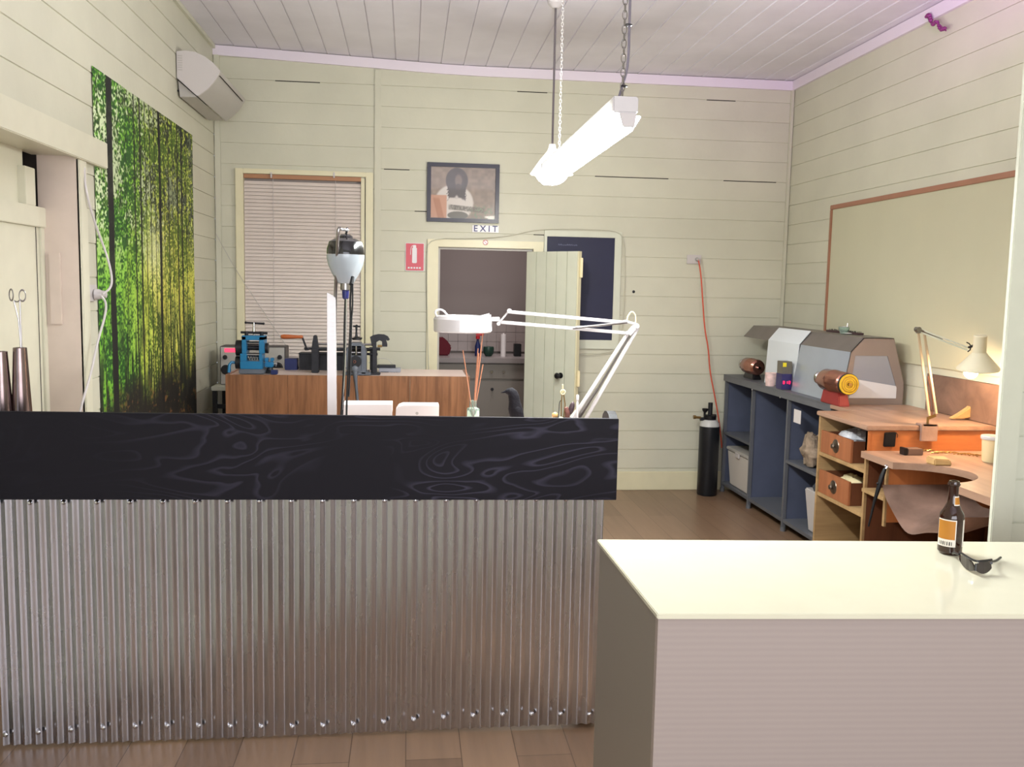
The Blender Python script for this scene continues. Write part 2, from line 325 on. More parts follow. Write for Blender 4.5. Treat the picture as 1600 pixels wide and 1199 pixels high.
# ------------------------------------------------------------------ the room
D = 7.09; XL = -1.442; XR = 2.995; ZC = 3.262; YF = -1.8
def cz(x): return ZC+max(0, min(1, (-x+.35)/1.75))*.065
PITCHB = .1535
def boards(mb, frame, u0, u1, z0, z1, holes=(), z_off=.02, pitch=PITCHB):
    """frame(u, z, n): point of the wall; horizontal boards with shadow gaps between them"""
    prof = []; z = z0-((z0-z_off) % pitch)
    while z < z1:
        prof += [(z, -.004), (z+.003, -.004), (z+.0045, .002), (z+pitch-.002, 0), (z+pitch-.001, -.004)]; z += pitch
    zs = sorted({round(p[0], 5) for p in prof if z0 < p[0] < z1} | {z0, z1} | {h[k] for h in holes for k in (2, 3) if z0 < h[k] < z1})
    P0 = [p[0] for p in prof]; N0 = [p[1] for p in prof]
    for a, b in zip(zs, zs[1:]):
        na = float(np.interp(a, P0, N0)); nb = float(np.interp(b, P0, N0)); mid = (a+b)/2
        cuts = sorted((h[0], h[1]) for h in holes if h[2] < mid < h[3]); u = u0; iv = []
        for c0, c1 in cuts:
            if c0 > u: iv.append((u, c0))
            u = max(u, c1)
        if u < u1: iv.append((u, u1))
        for s0, s1 in iv: mb.quad(frame(s0, a, na), frame(s1, a, na), frame(s1, b, nb), frame(s0, b, nb))
    return mb
YB = D
fb = lambda u, z, n: (u, YB-n, z)
DOOR = (.217, .95, 0, 1.905); WIN = (-1.262, -.33, .95, 2.40)
mb = MB(); boards(mb, fb, XL, XR, 0, 3.33, [DOOR, WIN]); wb = struct(mb.build('wall_back', 'wall', smooth=False))
JY = 4.2
mb = MB(); boards(mb, lambda u, z, n: (XL+n, u, z), 2.95, D, 0, 3.33, [(3.1, JY, 0, 2.12)], z_off=.075)
boards(mb, lambda u, z, n: (XL+n, u, z), YF, 2.95, 0, 3.33, z_off=.075); struct(mb.build('wall_left', 'wall', smooth=False))
mb = MB(); boards(mb, lambda u, z, n: (XR-n, u, z), YF, D, 0, 3.27, z_off=-.01); struct(mb.build('wall_right', 'wall', smooth=False))
# dark open joints between some boards of the back wall
mb = MB()
for x0, x1, py in ((808, 855, 152), (648, 668, 314.5), (834, 886, 351.5), (930, 1045, 264), (1105, 1150, 142), (1130, 1212, 297.5), (430, 500, 114.5), (600, 640, 262)):
    a = P(x0, py, y=D); b = P(x1, py, y=D); k = round((a.z-.02)/PITCHB)*PITCHB+.02
    mb.box(a.x, b.x, D-.0015, D+.01, k-.002, k+.005)
mb.build('open_joint', 'gap', wb)
# front wall behind the camera with the big shop window
mb = MB(); boards(mb, lambda u, z, n: (u, YF+n, z), XL, XR, 0, 3.33, [(-1.2, 2.4, .7, 2.8)]); struct(mb.build('wall_front', 'wall', smooth=False))
# floor and ceiling
mb = MB(); mb.box(XL-1.3, XR+.1, YF-.1, 9.6, -.06, 0); struct(mb.build('floor', 'floor', loc=(0, 0, 0)))
mb = MB(); x = XL-.02; cp = .168; prev = None
while x < XR:
    for dx, dz in ((0, .008), (.004, .008), (.006, 0), (cp-.003, .003), (cp-.001, .008)):
        cur = (min(x+dx, XR+.01), cz(x+dx)+dz)
        if prev and cur[0] > prev[0]: mb.quad((prev[0], YF, prev[1]), (prev[0], D, prev[1]), (cur[0], D, cur[1]), (cur[0], YF, cur[1]))
        prev = cur
    x += cp
struct(mb.build('ceiling', 'ceiling', smooth=False))
# cornices
mb = MB(); xs = [XL+(XR-XL)*i/16 for i in range(17)]
for a, b in zip(xs, xs[1:]):
    ta, tb = cz(a)-.004, cz(b)-.004; ha = .07 if a > -10 else .07
    mb.hexa([(a, D-.022, ta-.07), (b, D-.022, tb-.07), (b, D, tb-.07), (a, D, ta-.07), (a, D-.022, ta), (b, D-.022, tb), (b, D, tb), (a, D, ta)])
struct(mb.build('trim_1', 'cornice', smooth=False))
mb = MB(); mb.box(XR-.022, XR, YF, D-.022, ZC-.074, ZC-.002); struct(mb.build('trim_2', 'cornice'))
mb = MB(); mb.box(XL, XL+.02, YF, D-.022, cz(XL)-.03, cz(XL)-.002); struct(mb.build('trim_3', 'wall'))
# corner strips and the upright cover strip beside the window
mb = MB(); mb.box(XR-.028, XR-.004, D-.026, D, .95, ZC-.07, .004); struct(mb.build('trim_4', 'wall'))
mb = MB(); mb.box(XL+.004, XL+.045, D-.024, D, 0, cz(XL)-.07, .004); struct(mb.build('trim_5', 'wall'))
a = P(585, 250, y=D); mb = MB(); mb.box(a.x, a.x+.05, D-.016, D, .1, ZC-.062, .003); struct(mb.build('trim_6', 'wall'))
mb = MB(); mb.box(1.0, XR, D-.02, D, 0, .15, .004); mb.box(XL, .13, D-.02, D, 0, .15, .004); struct(mb.build('baseboard_back', 'trim'))
mb = MB(); mb.box(XL, XL+.06, 2.2, 3.08, 0, .13, .004); struct(mb.build('baseboard_left', 'leftdoor'))
# back window: frame, pane, venetian blind
w1 = sroot('window_1', ((WIN[0]+WIN[1])/2, D, WIN[2]))
wx0, wx1, wz0, wz1 = WIN
mb = MB(); mb.box(wx0-.028, wx0+.028, D-.03, D+.05, wz0, wz1+.045, .003); mb.box(wx1-.005, wx1+.05, D-.03, D+.05, wz0, wz1+.045, .003)
mb.box(wx1-.04, wx1-.012, D-.014, D+.05, wz0, wz1, .002)
mb.box(wx0+.028, wx1-.005, D-.03, D+.05, wz1+.01, wz1+.045, .003); mb.box(wx0-.03, wx1+.05, D-.045, D+.05, wz0-.04, wz0, .003); mb.build('window_frame', 'trim', w1)
mb = MB(); mb.box(wx0, wx1, D+.04, D+.046, wz0, wz1); mb.build('pane', mat('window_pane', (150, 140, 136), .1), w1)
mb = MB(); mb.box(wx0, wx1, D+.02, D+.035, (wz0+wz1)/2-.03, (wz0+wz1)/2+.015); mb.build('sash_rail', 'trim', w1)
bl = thing('venetian_blind', 'pinkish closed venetian blind in the cream framed back window', 'blind', ((wx0+wx1)/2, D, wz0))
mb = MB(); n = 52
for i in range(n):
    z = wz0+.02+(wz1-.06-wz0)*i/n; mb.hexa([(wx0+.03, D-.004, z), (wx1-.04, D-.004, z), (wx1-.04, D+.001, z+.001), (wx0+.03, D+.001, z+.001), (wx0+.03, D+.008, z+.0255), (wx1-.04, D+.008, z+.0255), (wx1-.04, D+.010, z+.0265), (wx0+.03, D+.010, z+.0265)])
mb.build('slats', 'blind', bl, smooth=False)
mb = MB(); mb.box(wx0+.03, wx1-.04, D-.012, D+.015, wz1-.022, wz1+.008); mb.build('headrail', 'blindbox', bl)
for px in (424, 522):
    a = P(px, 272, y=D-.02); mb = MB(); mb.box(a.x-.006, a.x+.006, D-.036, D-.012, a.z-.03, a.z+.012, .003); mb.build('bracket', 'white', bl)
    mb = MB(); mb.cyl((a.x+.01, D-.008, wz0+.05), (a.x+.01, D-.008, a.z-.03), .0016, n=6); mb.build('cord', 'white', bl)
# kitchen doorway: architraves, leaf, room beyond
d2 = sroot('door_2', (.58, D, 0))
mb = MB(); mb.box(.133, .217, D-.022, D+.12, 0, 1.962, .003); mb.box(.217, 1.03, D-.022, D+.12, 1.905, 1.962, .003); mb.box(.95, 1.03, D-.022, D+.12, 0, 1.905, .003)
mb.build('door_frame', 'trim', d2)
mb = MB(); mb.box(.217, .232, D+.02, D+.06, 0, 1.905); mb.box(.232, .95, D+.02, D+.06, 1.888, 1.905); mb.build('door_stop', 'greyplastic', d2)
h0 = V(.895, D-.03, 0); h1 = P(903, 390, y=6.72); h1.z = 0; dv = (h1-h0); Lw = dv.length; du = dv.normalized(); dn = V(du.y, -du.x, 0)
zt = 1.883
mb = MB(); nb = 5; wbd = Lw/nb
for i in range(nb):
    A = h0+du*(wbd*i+.003); B = h0+du*(wbd*(i+1)-.003)
    mb.hexa([A+V(0, 0, .01), B+V(0, 0, .01), B-dn*.035+V(0, 0, .01), A-dn*.035+V(0, 0, .01), A+V(0, 0, zt), B+V(0, 0, zt), B-dn*.035+V(0, 0, zt), A-dn*.035+V(0, 0, zt)], .002)
mb.hexa([h0-dn*.012+V(0, 0, .012), h1-dn*.012+V(0, 0, .012), h1-dn*.03+V(0, 0, .012), h0-dn*.03+V(0, 0, .012), h0-dn*.012+V(0, 0, zt-.002), h1-dn*.012+V(0, 0, zt-.002), h1-dn*.03+V(0, 0, zt-.002), h0-dn*.03+V(0, 0, zt-.002)])
leaf = mb.build('door_leaf', 'palegreen', d2)
def onleaf(px, py, out=.0):
    # intersect view ray with leaf plane
    d = Fw+Rt*((px-800)/F_PX)-Up*((py-599.5)/F_PX); o = V(0, 0, EYE); pl = h0+dn*out
    t = (pl-o).dot(dn)/d.dot(dn); return o+d*t
mb = MB(); e = du*.012; mb.hexa([h1+V(0, 0, .01), h1+e+V(0, 0, .01), h1+e-dn*.035+V(0, 0, .01), h1-dn*.035+V(0, 0, .01), h1+V(0, 0, zt), h1+e+V(0, 0, zt), h1+e-dn*.035+V(0, 0, zt), h1-dn*.035+V(0, 0, zt)]); mb.build('door_edge', 'trim', leaf)
k = onleaf(876, 587); mb = MB(); mb.lathe([(.001, 0), (.022, 0), (.022, .004), (.008, .006), (.008, .03), (.02, .036), (.024, .05), (.016, .062), (.001, .064)], k, dn); kb = mb.build('door_knob', 'black', leaf)
k = onleaf(879, 613); mb = MB(); mb.lathe([(.001, 0), (.017, 0), (.017, .01), (.001, .012)], k, dn); mb.build('keyhole_cover', 'castiron', leaf)
for py0, py1 in ((403, 434), (580, 605)):
    a = onleaf(904, py0); b = onleaf(904, py1); mb = MB(); mb.obox((h1+e+V(0, 0, 0)+du*.012-dn*.015)+V(0, 0, (a.z+b.z)/2), (.02, .03, abs(a.z-b.z)), bev=.003); mb.build('door_latch', 'cream', leaf)
# red no smoking sticker
c = P(758.5, 379, y=D-.024); st = thing('round_sticker', 'tiny round red no-smoking sticker on cream lintel above the doorway', 'sticker', c)
mb = MB(); mb.cyl(c, c+V(0, -.001, 0), .02, n=24); mb.build('disc', 'signwhite', st)
mb = MB(); mb.torus(c+V(0, -.0015, 0), .018, .0018, (0, 1, 0)); mb.bar(c+V(-.012, -.002, .012), c+V(.012, -.002, -.012), .003); mb.build('red_ring', 'signred', st)
# kitchen
mb = MB(); mb.box(-1.2, 2.6, 9.42, 9.5, 0, 2.9); struct(mb.build('wall_far', 'kitchwall'))
mb = MB(); mb.box(1.42, 1.5, D+.12, 9.42, 0, 2.9); struct(mb.build('wall_side', 'kitchwall'))
mb = MB(); mb.box(-1.2, -1.12, D+.12, 9.42, 0, 2.9); struct(mb.build('wall_kitchen', 'kitchwall'))
mb = MB(); mb.box(-1.2, 2.6, D+.12, 9.5, 2.75, 2.85); struct(mb.build('trim_7', 'kitchwall'))
mb = MB()
tz = .945
while tz < 1.22:
    tx = -.5
    while tx < 1.41: mb.box(tx, tx+.098, 9.405, 9.418, tz, tz+.098, .0015); tx += .1
    tz += .1
struct(mb.build('trim_8', 'tile'))
kc = thing('kitchen_cabinet', 'grey kitchen base cabinet with drawers seen through the doorway', 'cabinet', (.6, 8.78, 0))
mb = MB(); mb.box(-.6, 1.2, 8.8, 9.4, 0, .87); mb.build('body', 'kitchcab', kc)
mb = MB(); mb.box(-.6, 1.25, 8.75, 9.4, .875, .925, .004); mb.build('worktop', 'worktop', kc)
for x0, x1 in ((.0, .53), (.55, 1.16)):
    mb = MB(); mb.box(x0, x1, 8.78, 8.8, .72, .86, .003); dr = mb.build('drawer', 'kitchcab', kc)
    for kx in ((x0+x1)/2-.06, (x0+x1)/2+.06):
        mb = MB(); mb.lathe([(.001, -.02), (.014, -.02), (.016, -.012), (.006, -.008), (.006, 0)], (kx, 8.78, .79), (0, 1, 0), 14); mb.build('knob', 'chrome', dr)
    mb = MB(); mb.box(x0, x1, 8.78, 8.8, .1, .7, .003); dr = mb.build('door', 'kitchcab', kc)
    mb = MB(); mb.lathe([(.001, -.02), (.014, -.02), (.016, -.012), (.006, -.008), (.006, 0)], ((x0+x1)/2-.05, 8.78, .62), (0, 1, 0), 14); mb.build('knob', 'castiron', dr)
c = P(692, 566, y=9.0); c.z = .925
mb = MB(); mb.prism([c+V(-.07, 0, 0), c+V(.06, 0, 0), c+V(.085, 0, .09), c+V(.03, 0, .16), c+V(-.02, 0, .19), c+V(-.07, 0, .15)], (0, .08, 0), .012); tag(mb.build('oven_mitt', 'maroon'), 'dark red cloth bundle at left end of the kitchen worktop', 'cloth')
c = P(746, 566, y=9.0); c.z = .925; t = thing('spray_bottle', 'blue bottle with red top standing on the kitchen worktop', 'bottle', c)
mb = MB(); mb.lathe([(.001, 0), (.026, 0), (.028, .01), (.028, .1), (.012, .15), (.012, .17), (.001, .17)], c); mb.build('bottle_body', 'bluebox', t)
mb = MB(); mb.lathe([(.001, .17), (.02, .17), (.02, .2), (.001, .2)], c); mb.box(c.x-.02, c.x+.06, c.y-.012, c.y+.012, .925+.2, .925+.235, .006); mb.build('cap', 'red', t)
c = P(763, 566, y=9.0); c.z = .925
mb = MB(); mb.lathe([(.001, .0), (.03, .0), (.05, .03), (.055, .07), (.05, .095), (.001, .1)], c); tag(mb.build('bowl', 'darkgreen'), 'dark green rounded bowl on the kitchen worktop beside the blue bottle', 'bowl')
c = P(786, 566, y=9.0); c.z = .925
mb = MB(); mb.lathe([(.001, 0), (.027, 0), (.027, .22), (.008, .22), (.008, .23), (.001, .23)], c); tag(mb.build('paper_towel_roll', 'paper'), 'upright white paper towel roll on the kitchen worktop', 'paper towel')
c = P(808, 566, y=9.0); c.z = .925
mb = MB(); mb.box(c.x-.03, c.x+.04, 9.0, 9.1, .925, 1.05, .004); mb.box(c.x-.02, c.x+.03, 8.995, 9.0, .94, 1.03); tag(mb.build('tin_box', 'black'), 'black box at right end of the kitchen worktop', 'box')
# left wall opening with panelled sliding door
JX = XL-.155
d1 = sroot('door_1', (XL, JY, 0))
mb = MB(); mb.box(JX, XL+.014, JY, JY+.012, 0, 2.135); mb.build('jamb', 'jamb', d1)
mb = MB(); a = P(109, 300, y=JY); mb.box(XL+.004, XL+.022, JY, JY+.085, 0, 2.12, .003); mb.build('architrave', 'leftdoor', d1)
mb = MB(); mb.box(XL+.002, XL+.032, 2.9, 4.545, 2.118, 2.238, .004); mb.box(JX-.02, XL+.012, 3.0, JY, 2.13, 2.15); mb.build('lintel', 'leftdoor', d1)
xd = JX
mb = MB(); mb.box(xd-.04, xd, 3.0, P(35, 250, x=xd).y, 1.9, 2.14); b2 = P(45, 300, x=xd+.03); mb.box(xd-.02, xd+.03, P(28, 300, x=xd).y, P(44, 300, x=xd).y, 1.905, 2.06, .002); mb.build('upper_panel', 'leftdoor', d1)
mb = MB(); mb.box(xd-.09, xd-.06, 2.9, JY+.1, 0, 2.2); mb.box(xd-.06, xd+.0, JY+.0121, JY+.03, 0, 2.2); mb.box(xd-.06, XL, 2.9, JY+.03, 2.151, 2.17); mb.build('shade_backing', 'gap', d1)  # dark boxes added behind the gap to block light and stand for shade
yl = P(77, 345, x=xd+.02).y
mb = MB(); mb.box(xd-.04, xd+.012, 3.0, JY, 0, 1.9); mb.box(xd+.012, xd+.03, 3.0, yl, 1.82, 1.905, .003); mb.box(xd+.012, xd+.03, yl-.055, yl-.0, 0, 1.82, .003)
mb.box(xd+.012, xd+.022, yl-.1, yl-.055, 0, 1.82, .002); lf = mb.build('door_leaf', 'leftdoor', d1)
mb = MB(); q1 = P(59, 370, x=xd+.02); mb.box(xd+.012, xd+.0135, q1.y-.003, q1.y+.002, 0, 1.82); mb.build('panel_joint', 'gap', lf)
a = P(85, 395, y=JY-.001); b = P(91, 507, y=JY-.001)
mb = MB(); mb.box(a.x-.022, a.x+.026, JY-.012, JY, b.z, a.z, .002); mb.build('batten', 'jamb', d1)
# the stub of the old partition with its post, right of the counters
mb = MB(); px_ = 2.010
mb.box(px_, px_+.078, 2.885, 2.905, 0, ZC-.005, .003); struct(mb.build('trim_9', 'palegreen'))
mb = MB(); boards(mb, lambda u, z, n: (u, 2.9-n+.012, z), px_+.086, XR, 0, ZC, z_off=.05); mb.box(px_+.07, XR, 2.925, 2.975, 0, ZC); struct(mb.build('wall_partition', 'palegreen', smooth=False))
mb = MB(); mb.box(px_+.076, px_+.088, 2.9055, 2.924, 0, ZC-.005); struct(mb.build('trim_10', 'gap'))
# ------------------------------------------------------------------ mural
def vnoise(h, w, cells, rng):
    g = rng.random((cells[0]+2, cells[1]+2)); yy = np.linspace(0, cells[0], h); xx = np.linspace(0, cells[1], w)
    y0 = yy.astype(int); x0 = xx.astype(int); fy = (yy-y0)[:, None]; fx = (xx-x0)[None, :]; fy = fy*fy*(3-2*fy); fx = fx*fx*(3-2*fx)
    return (g[y0][:, x0]*(1-fy)*(1-fx)+g[y0][:, x0+1]*(1-fy)*fx+g[y0+1][:, x0]*fy*(1-fx)+g[y0+1][:, x0+1]*fy*fx)
def grid_obj(name, m, cols, fn, parent=None):
    """cols: h x w x 3 (sRGB 0..1), fn(u, v) -> world point"""
    h, wd = cols.shape[:2]; me = bpy.data.meshes.new(name)
    off = V(parent['wl'][:]) if parent else fn(.5, 0)
    pts = [tuple(fn(j/(wd-1), i/(h-1))-off) for i in range(h) for j in range(wd)]
    fs = [(i*wd+j, i*wd+j+1, (i+1)*wd+j+1, (i+1)*wd+j) for i in range(h-1) for j in range(wd-1)]
    me.from_pydata(pts, [], fs); ca = me.color_attributes.new('print', 'FLOAT_COLOR', 'POINT')
    lin = np.where(cols <= .04, cols/12.92, ((np.clip(cols, 0, 1)+.055)/1.055)**2.4)
    ca.data.foreach_set('color', np.concatenate([lin, np.ones((h, wd, 1))], 2).astype(np.float32).ravel())
    me.materials.append(M[m]); o = bpy.data.objects.new(name, me); o.location = (0, 0, 0) if parent else off; o['wl'] = tuple(off); COL.objects.link(o)
    if parent: o.parent = parent
    return o
my0, my1, mz0, mz1 = 4.44, 6.365, .60, 2.565
rng = np.random.default_rng(3); H_, W_ = 460, 340
vv = np.linspace(0, 1, H_)[:, None]*np.ones((1, W_)); uu = np.linspace(0, 1, W_)[None, :]*np.ones((H_, 1))
n1 = vnoise(H_, W_, (9, 7), rng); n2 = vnoise(H_, W_, (30, 26), rng); n3 = vnoise(H_, W_, (100, 80), rng); n4 = vnoise(H_, W_, (230, 170), rng); ns = vnoise(H_, W_, (14, 90), rng)
fol = .5+(.26*(n1-.5)+.26*(n2-.5)+.26*(n3-.5)+.5*(n4-.5))*1.25
def mixc(a, b, t): return a*(1-t[..., None])+b*t[..., None]
def c3(r, g, b): return np.array([r, g, b])/255.*np.ones((H_, W_, 1))
sm = lambda x, a, b: np.clip((x-a)/(b-a), 0, 1)**2*(3-2*np.clip((x-a)/(b-a), 0, 1))
green = mixc(c3(30, 92, 24), c3(128, 196, 62), sm(fol, .34, .62)); yellow = mixc(c3(104, 124, 30), c3(226, 226, 118), sm(fol, .34, .62))
ty = np.clip(sm(uu, .12, .6)*.75+.25*n1+.25*np.exp(-((uu-.62)/.3)**2-((vv-.45)/.3)**2), 0, 1)
img = mixc(green, yellow, ty)
img = mixc(img, c3(240, 240, 190), np.exp(-((uu-.5)/.1)**2-((vv-.60)/.1)**2)*.8)
img = mixc(img, c3(16, 30, 12), sm(.3*n2+.4*n3+.3*n1, .47, .58)*sm(vv, .52, .75)*(.45+.5*uu))
img = mixc(img, c3(228, 238, 206), sm(.3*n3+.35*n1+.35*n4, .56, .64)*sm(vv, .45, .7)*(.95-.5*uu))
img = mixc(img, c3(30, 46, 12), sm(ns, .45, .75)*sm(vv, .55, .2)*.55)
img = mixc(img, c3(24, 40, 14), sm(.5*n1+.5*ns, .42, .7)*sm(vv, .5, .15)*.8)
ray = sm(np.sin((uu-.55)*26/(1.25-vv))*.5+.5, .6, 1)
img = mixc(img, c3(206, 196, 84), ray*sm(vv, .12, .3)*sm(vv, .7, .45)*.35*sm(uu, .15, .3))
img = mixc(img, c3(24, 20, 10), sm(vv+.10*(n1-.5)-.05*uu, .24, .12))
img = mixc(img, c3(150, 104, 66), sm(n3*.6+n2*.4, .66, .78)*sm(vv, .26, .16)*.8)
img = mixc(img, c3(120, 132, 40), sm(n4*.5+n2*.5, .66, .8)*sm(vv, .3, .2)*.6)
def uofpx(px): return (P(px, 420, x=XL).y-my0)/(my1-my0)
for px, wpx, z0_, dark in ((174.5, 4.6, 0, 1), (212, 1.0, .1, .8), (221, 1.2, .08, .9), (236, .8, .1, .7), (250.5, 1.9, .1, 1), (264, .8, .12, .8), (278, 1.0, .12, .85), (284.5, 1.1, .1, .9), (270, .6, .15, .5), (291, .6, .15, .6), (198, .7, .15, .45), (229, .7, .12, .55), (243, .6, .12, .5), (257, .5, .15, .4)):
    u0 = uofpx(px); du_ = uofpx(px+wpx)-u0; jit = .25*du_*(n1-.5); msk = sm(np.abs(uu-u0+jit), du_*1.05, du_*.8)*sm(vv, z0_-.02, z0_+.03)*dark*(.8+.2*(n2 > .4))
    img = mixc(img, c3(8, 10, 6), msk)
mur = grid_obj('forest_mural', 'muralprint', np.clip(img, 0, 1)**1.25, lambda u, v: V(XL+.006+.0012*math.sin(u*9)*math.sin(v*7), my0+(my1-my0)*u, mz0+(mz1-mz0)*v))
tag(mur, 'large forest photo mural of sunlit green trees on the left wall', 'mural')
# ------------------------------------------------------------------ poster over the doorway
a = P(667, 254, y=D); b = P(780, 350, y=D); fx0, fx1, fz0, fz1 = .125, .677, 2.094, 2.538
t = thing('picture_frame', 'dark framed poster of a long haired guitarist above the doorway', 'picture', (.4, D-.02, fz0))
mb = MB(); fw = .03
mb.box(fx0, fx1, D-.026, D-.004, fz1-fw, fz1, .002); mb.box(fx0, fx1, D-.026, D-.004, fz0, fz0+fw, .002); mb.box(fx0, fx0+fw, D-.026, D-.004, fz0+fw, fz1-fw, .002); mb.box(fx1-fw, fx1, D-.026, D-.004, fz0+fw, fz1-fw, .002)
mb.build('frame', 'frame', t)
H_, W_ = 100, 128; vv = np.linspace(0, 1, H_)[:, None]*np.ones((1, W_)); uu = np.linspace(0, 1, W_)[None, :]*np.ones((H_, 1)); n2 = vnoise(H_, W_, (16, 20), rng); n3 = vnoise(H_, W_, (50, 60), rng)
def c3(r, g, b): return np.array([r, g, b])/255.*np.ones((H_, W_, 1))
img = mixc(c3(150, 132, 118), c3(116, 100, 90), np.clip(.6*n2+.3*uu, 0, 1))
ell = lambda cx, cy, rx, ry, s=.12: sm(((uu-cx)/rx)**2+((vv-cy)/ry)**2, 1+s, 1-s)
img = mixc(img, c3(200, 192, 186), ell(.36, .30, .30, .36)); img = mixc(img, c3(150, 136, 124), sm(vv, .68, .72)*0+sm(np.abs(uu-.36), .32, .36)*0)
img = mixc(img, c3(186, 138, 112), sm(uu, .25, .24)*sm(vv, .46, .44)); img = mixc(img, c3(150, 92, 62), sm(np.abs(uu-.12+.2*(vv-.2)), .06, .04)*sm(vv, .42, .36)*.5)
img = mixc(img, c3(74, 66, 68), ell(.40, .74, .17, .25)); img = mixc(img, c3(72, 64, 66), sm(np.abs(uu-.40), .175-.05*n3, .15-.05*n3)*sm(vv, .30+.14*n2, .36+.14*n2)*sm(vv, .85, .8)); img = mixc(img, c3(112, 96, 90), ell(.425, .74, .055, .12, .5)); img = mixc(img, c3(80, 70, 68), ell(.425, .62, .045, .06, .4))
img = mixc(img, c3(70, 64, 56), sm(np.abs(vv-.20+.10*(uu-.5)), .06, .04)*sm(uu, .26, .3)*sm(uu, .9, .8)*(n3*.6+.3)); img = mixc(img, c3(110, 118, 96), sm(n3, .55, .7)*sm(uu, .55, .7)*sm(vv, .3, .2))
img = mixc(img, c3(96, 92, 84), ell(.42, .06, .16, .08))
grid_obj('print', 'posterprint', np.clip(img, 0, 1), lambda u, v: V(fx0+fw+(fx1-fx0-2*fw)*u, D-.010, fz0+fw+(fz1-fz0-2*fw)*v), t)
# ------------------------------------------------------------------ signs on the back wall
def text_mesh(s, size, name='letters', ext=.0015):
    cu = bpy.data.curves.new('font', 'FONT'); cu.body = s; cu.size = size; cu.extrude = ext; cu.space_character = 1.5; cu.align_x = 'CENTER'; cu.align_y = 'CENTER'; cu.offset = size*.012
    o = bpy.data.objects.new('tmp', cu); COL.objects.link(o); bpy.context.view_layer.update()
    me = bpy.data.meshes.new_from_object(o.evaluated_get(bpy.context.evaluated_depsgraph_get())); bpy.data.objects.remove(o); me.name = name; return me
a = P(738, 352, y=D-.006); b = P(779, 364, y=D-.006)
t = thing('exit_sign', 'small white EXIT sign with blue letters below the picture frame', 'sign', ((a.x+b.x)/2, D-.006, b.z))
mb = MB(); mb.box(a.x, b.x, D-.010, D-.004, b.z, a.z); mb.build('plate', 'signwhite', t)
me = text_mesh('EXIT', .066); me.materials.append(M['signblue']); o = bpy.data.objects.new('lettering', me); COL.objects.link(o); o.parent = t
o.location = V((a.x+b.x)/2, D-.011, (a.z+b.z)/2)-t.location; o.rotation_euler = (PI/2, 0, 0)
a = P(633.5, 379.5, y=D-.006); b = P(662.5, 424, y=D-.006)
t = thing('fire_extinguisher_sign', 'red sign with white fire extinguisher symbol left of the doorway', 'sign', ((a.x+b.x)/2, D-.006, b.z))
mb = MB(); mb.box(a.x, b.x, D-.010, D-.004, b.z, a.z, .001); mb.build('plate', 'signwhite', t)
mb = MB(); mb.box(a.x+.004, b.x-.004, D-.0115, D-.009, b.z+.004, a.z-.004); mb.build('red_field', 'signred', t)
cx = (a.x+b.x)/2; mb = MB(); mb.box(cx-.02, cx+.016, D-.0135, D-.011, b.z+.06, a.z-.035, .004); mb.box(cx-.014, cx+.010, D-.0135, D-.011, a.z-.037, a.z-.016, .003)
mb.tube([(cx-.002, D-.012, a.z-.02), (cx-.024, D-.012, a.z-.022), (cx-.032, D-.012, a.z-.05), (cx-.032, D-.012, a.z-.09)], .0025, 6, 2); mb.build('symbol', 'signwhite', t)
mb = MB()
for i in range(5): mb.box(a.x+.02+i*.021, a.x+.034+i*.021, D-.0135, D-.011, b.z+.018, b.z+.03)
mb.build('caption', 'signwhite', t)
# navy board
t = thing('navy_board', 'dark navy board in a cream frame on the back wall beside the door', 'board', (1.33, D-.02, 1.14))
o0 = P(845, 361, y=D-.02); o1 = P(972, 362, y=D-.02); o2 = P(966, 546, y=D-.02); i0 = P(855, 370.5, y=D-.02); i1 = P(961, 371, y=D-.02); i2 = P(958, 532, y=D-.02)
mb = MB(); X0, X1, Z0, Z1 = o0.x, o1.x, o2.z, (o0.z+o1.z)/2; x0, x1, z0, z1 = i0.x, i1.x, i2.z, (i0.z+i1.z)/2; X0 = max(X0, 1.034)
mb.box(X0, X1, D-.024, D-.004, z1, Z1, .002); mb.box(X0, X1, D-.024, D-.004, Z0, z0, .002); mb.box(X0, x0, D-.024, D-.004, z0, z1, .002); mb.box(x1, X1, D-.024, D-.004, z0, z1, .002); mb.build('frame', 'palegreen', t)
mb = MB(); mb.box(x0, x1, D-.014, D-.006, z0, z1); mb.build('panel', 'navy', t)
mb = MB(); rs = random.Random(2)
for i in range(9):
    x = x0+.09+i*.017; z = z1-.066; mb.tube([(x, D-.0145, z), (x+.004, D-.0145, z+.012*rs.random()+.004), (x+.009, D-.0145, z-.004), (x+.013, D-.0145, z+.006)], .0012, 5, 1)
mb.build('chalk_marks', 'chalk', t)
# thin cables over the doorway and round the board
def wire(name, pts, r, m_, label, cat='cable', sm_=2, n=6): mb = MB(); mb.tube(pts, r, n, sm_); return tag(mb.build(name, m_), label, cat)
yw = D-.028
wire('cable', [P(672, 640, y=yw), P(668, 520, y=yw), P(667, 400, y=yw), P(670, 372, y=yw), P(740, 373, y=yw), P(790, 370, y=yw), P(840, 358, y=yw), P(900, 358, y=yw), P(965, 360, y=yw), P(976, 375, y=yw), P(976, 460, y=yw), P(971, 540, y=yw), P(950, 552, y=yw), P(908, 555, y=yw)], .0035, 'wall', 'thin cream cable looping over the doorway and round the navy board')
wire('cable', [P(337, 365, y=yw-.02), P(370, 425, y=yw-.02), P(420, 500, y=yw-.02), P(450, 545, y=yw-.02)], .0022, 'greyplastic', 'thin grey cord running slanting across the window blind', sm_=1)
mb = MB(); c = P(990, 456, y=D); mb.lathe([(.001, 0), (.012, .002), (.010, .006), (.001, .009)], c, (0, -1, 0), 12); tag(mb.build('screw_cover', 'castiron'), 'small dark knob stud on the back wall right of the navy board', 'stud')
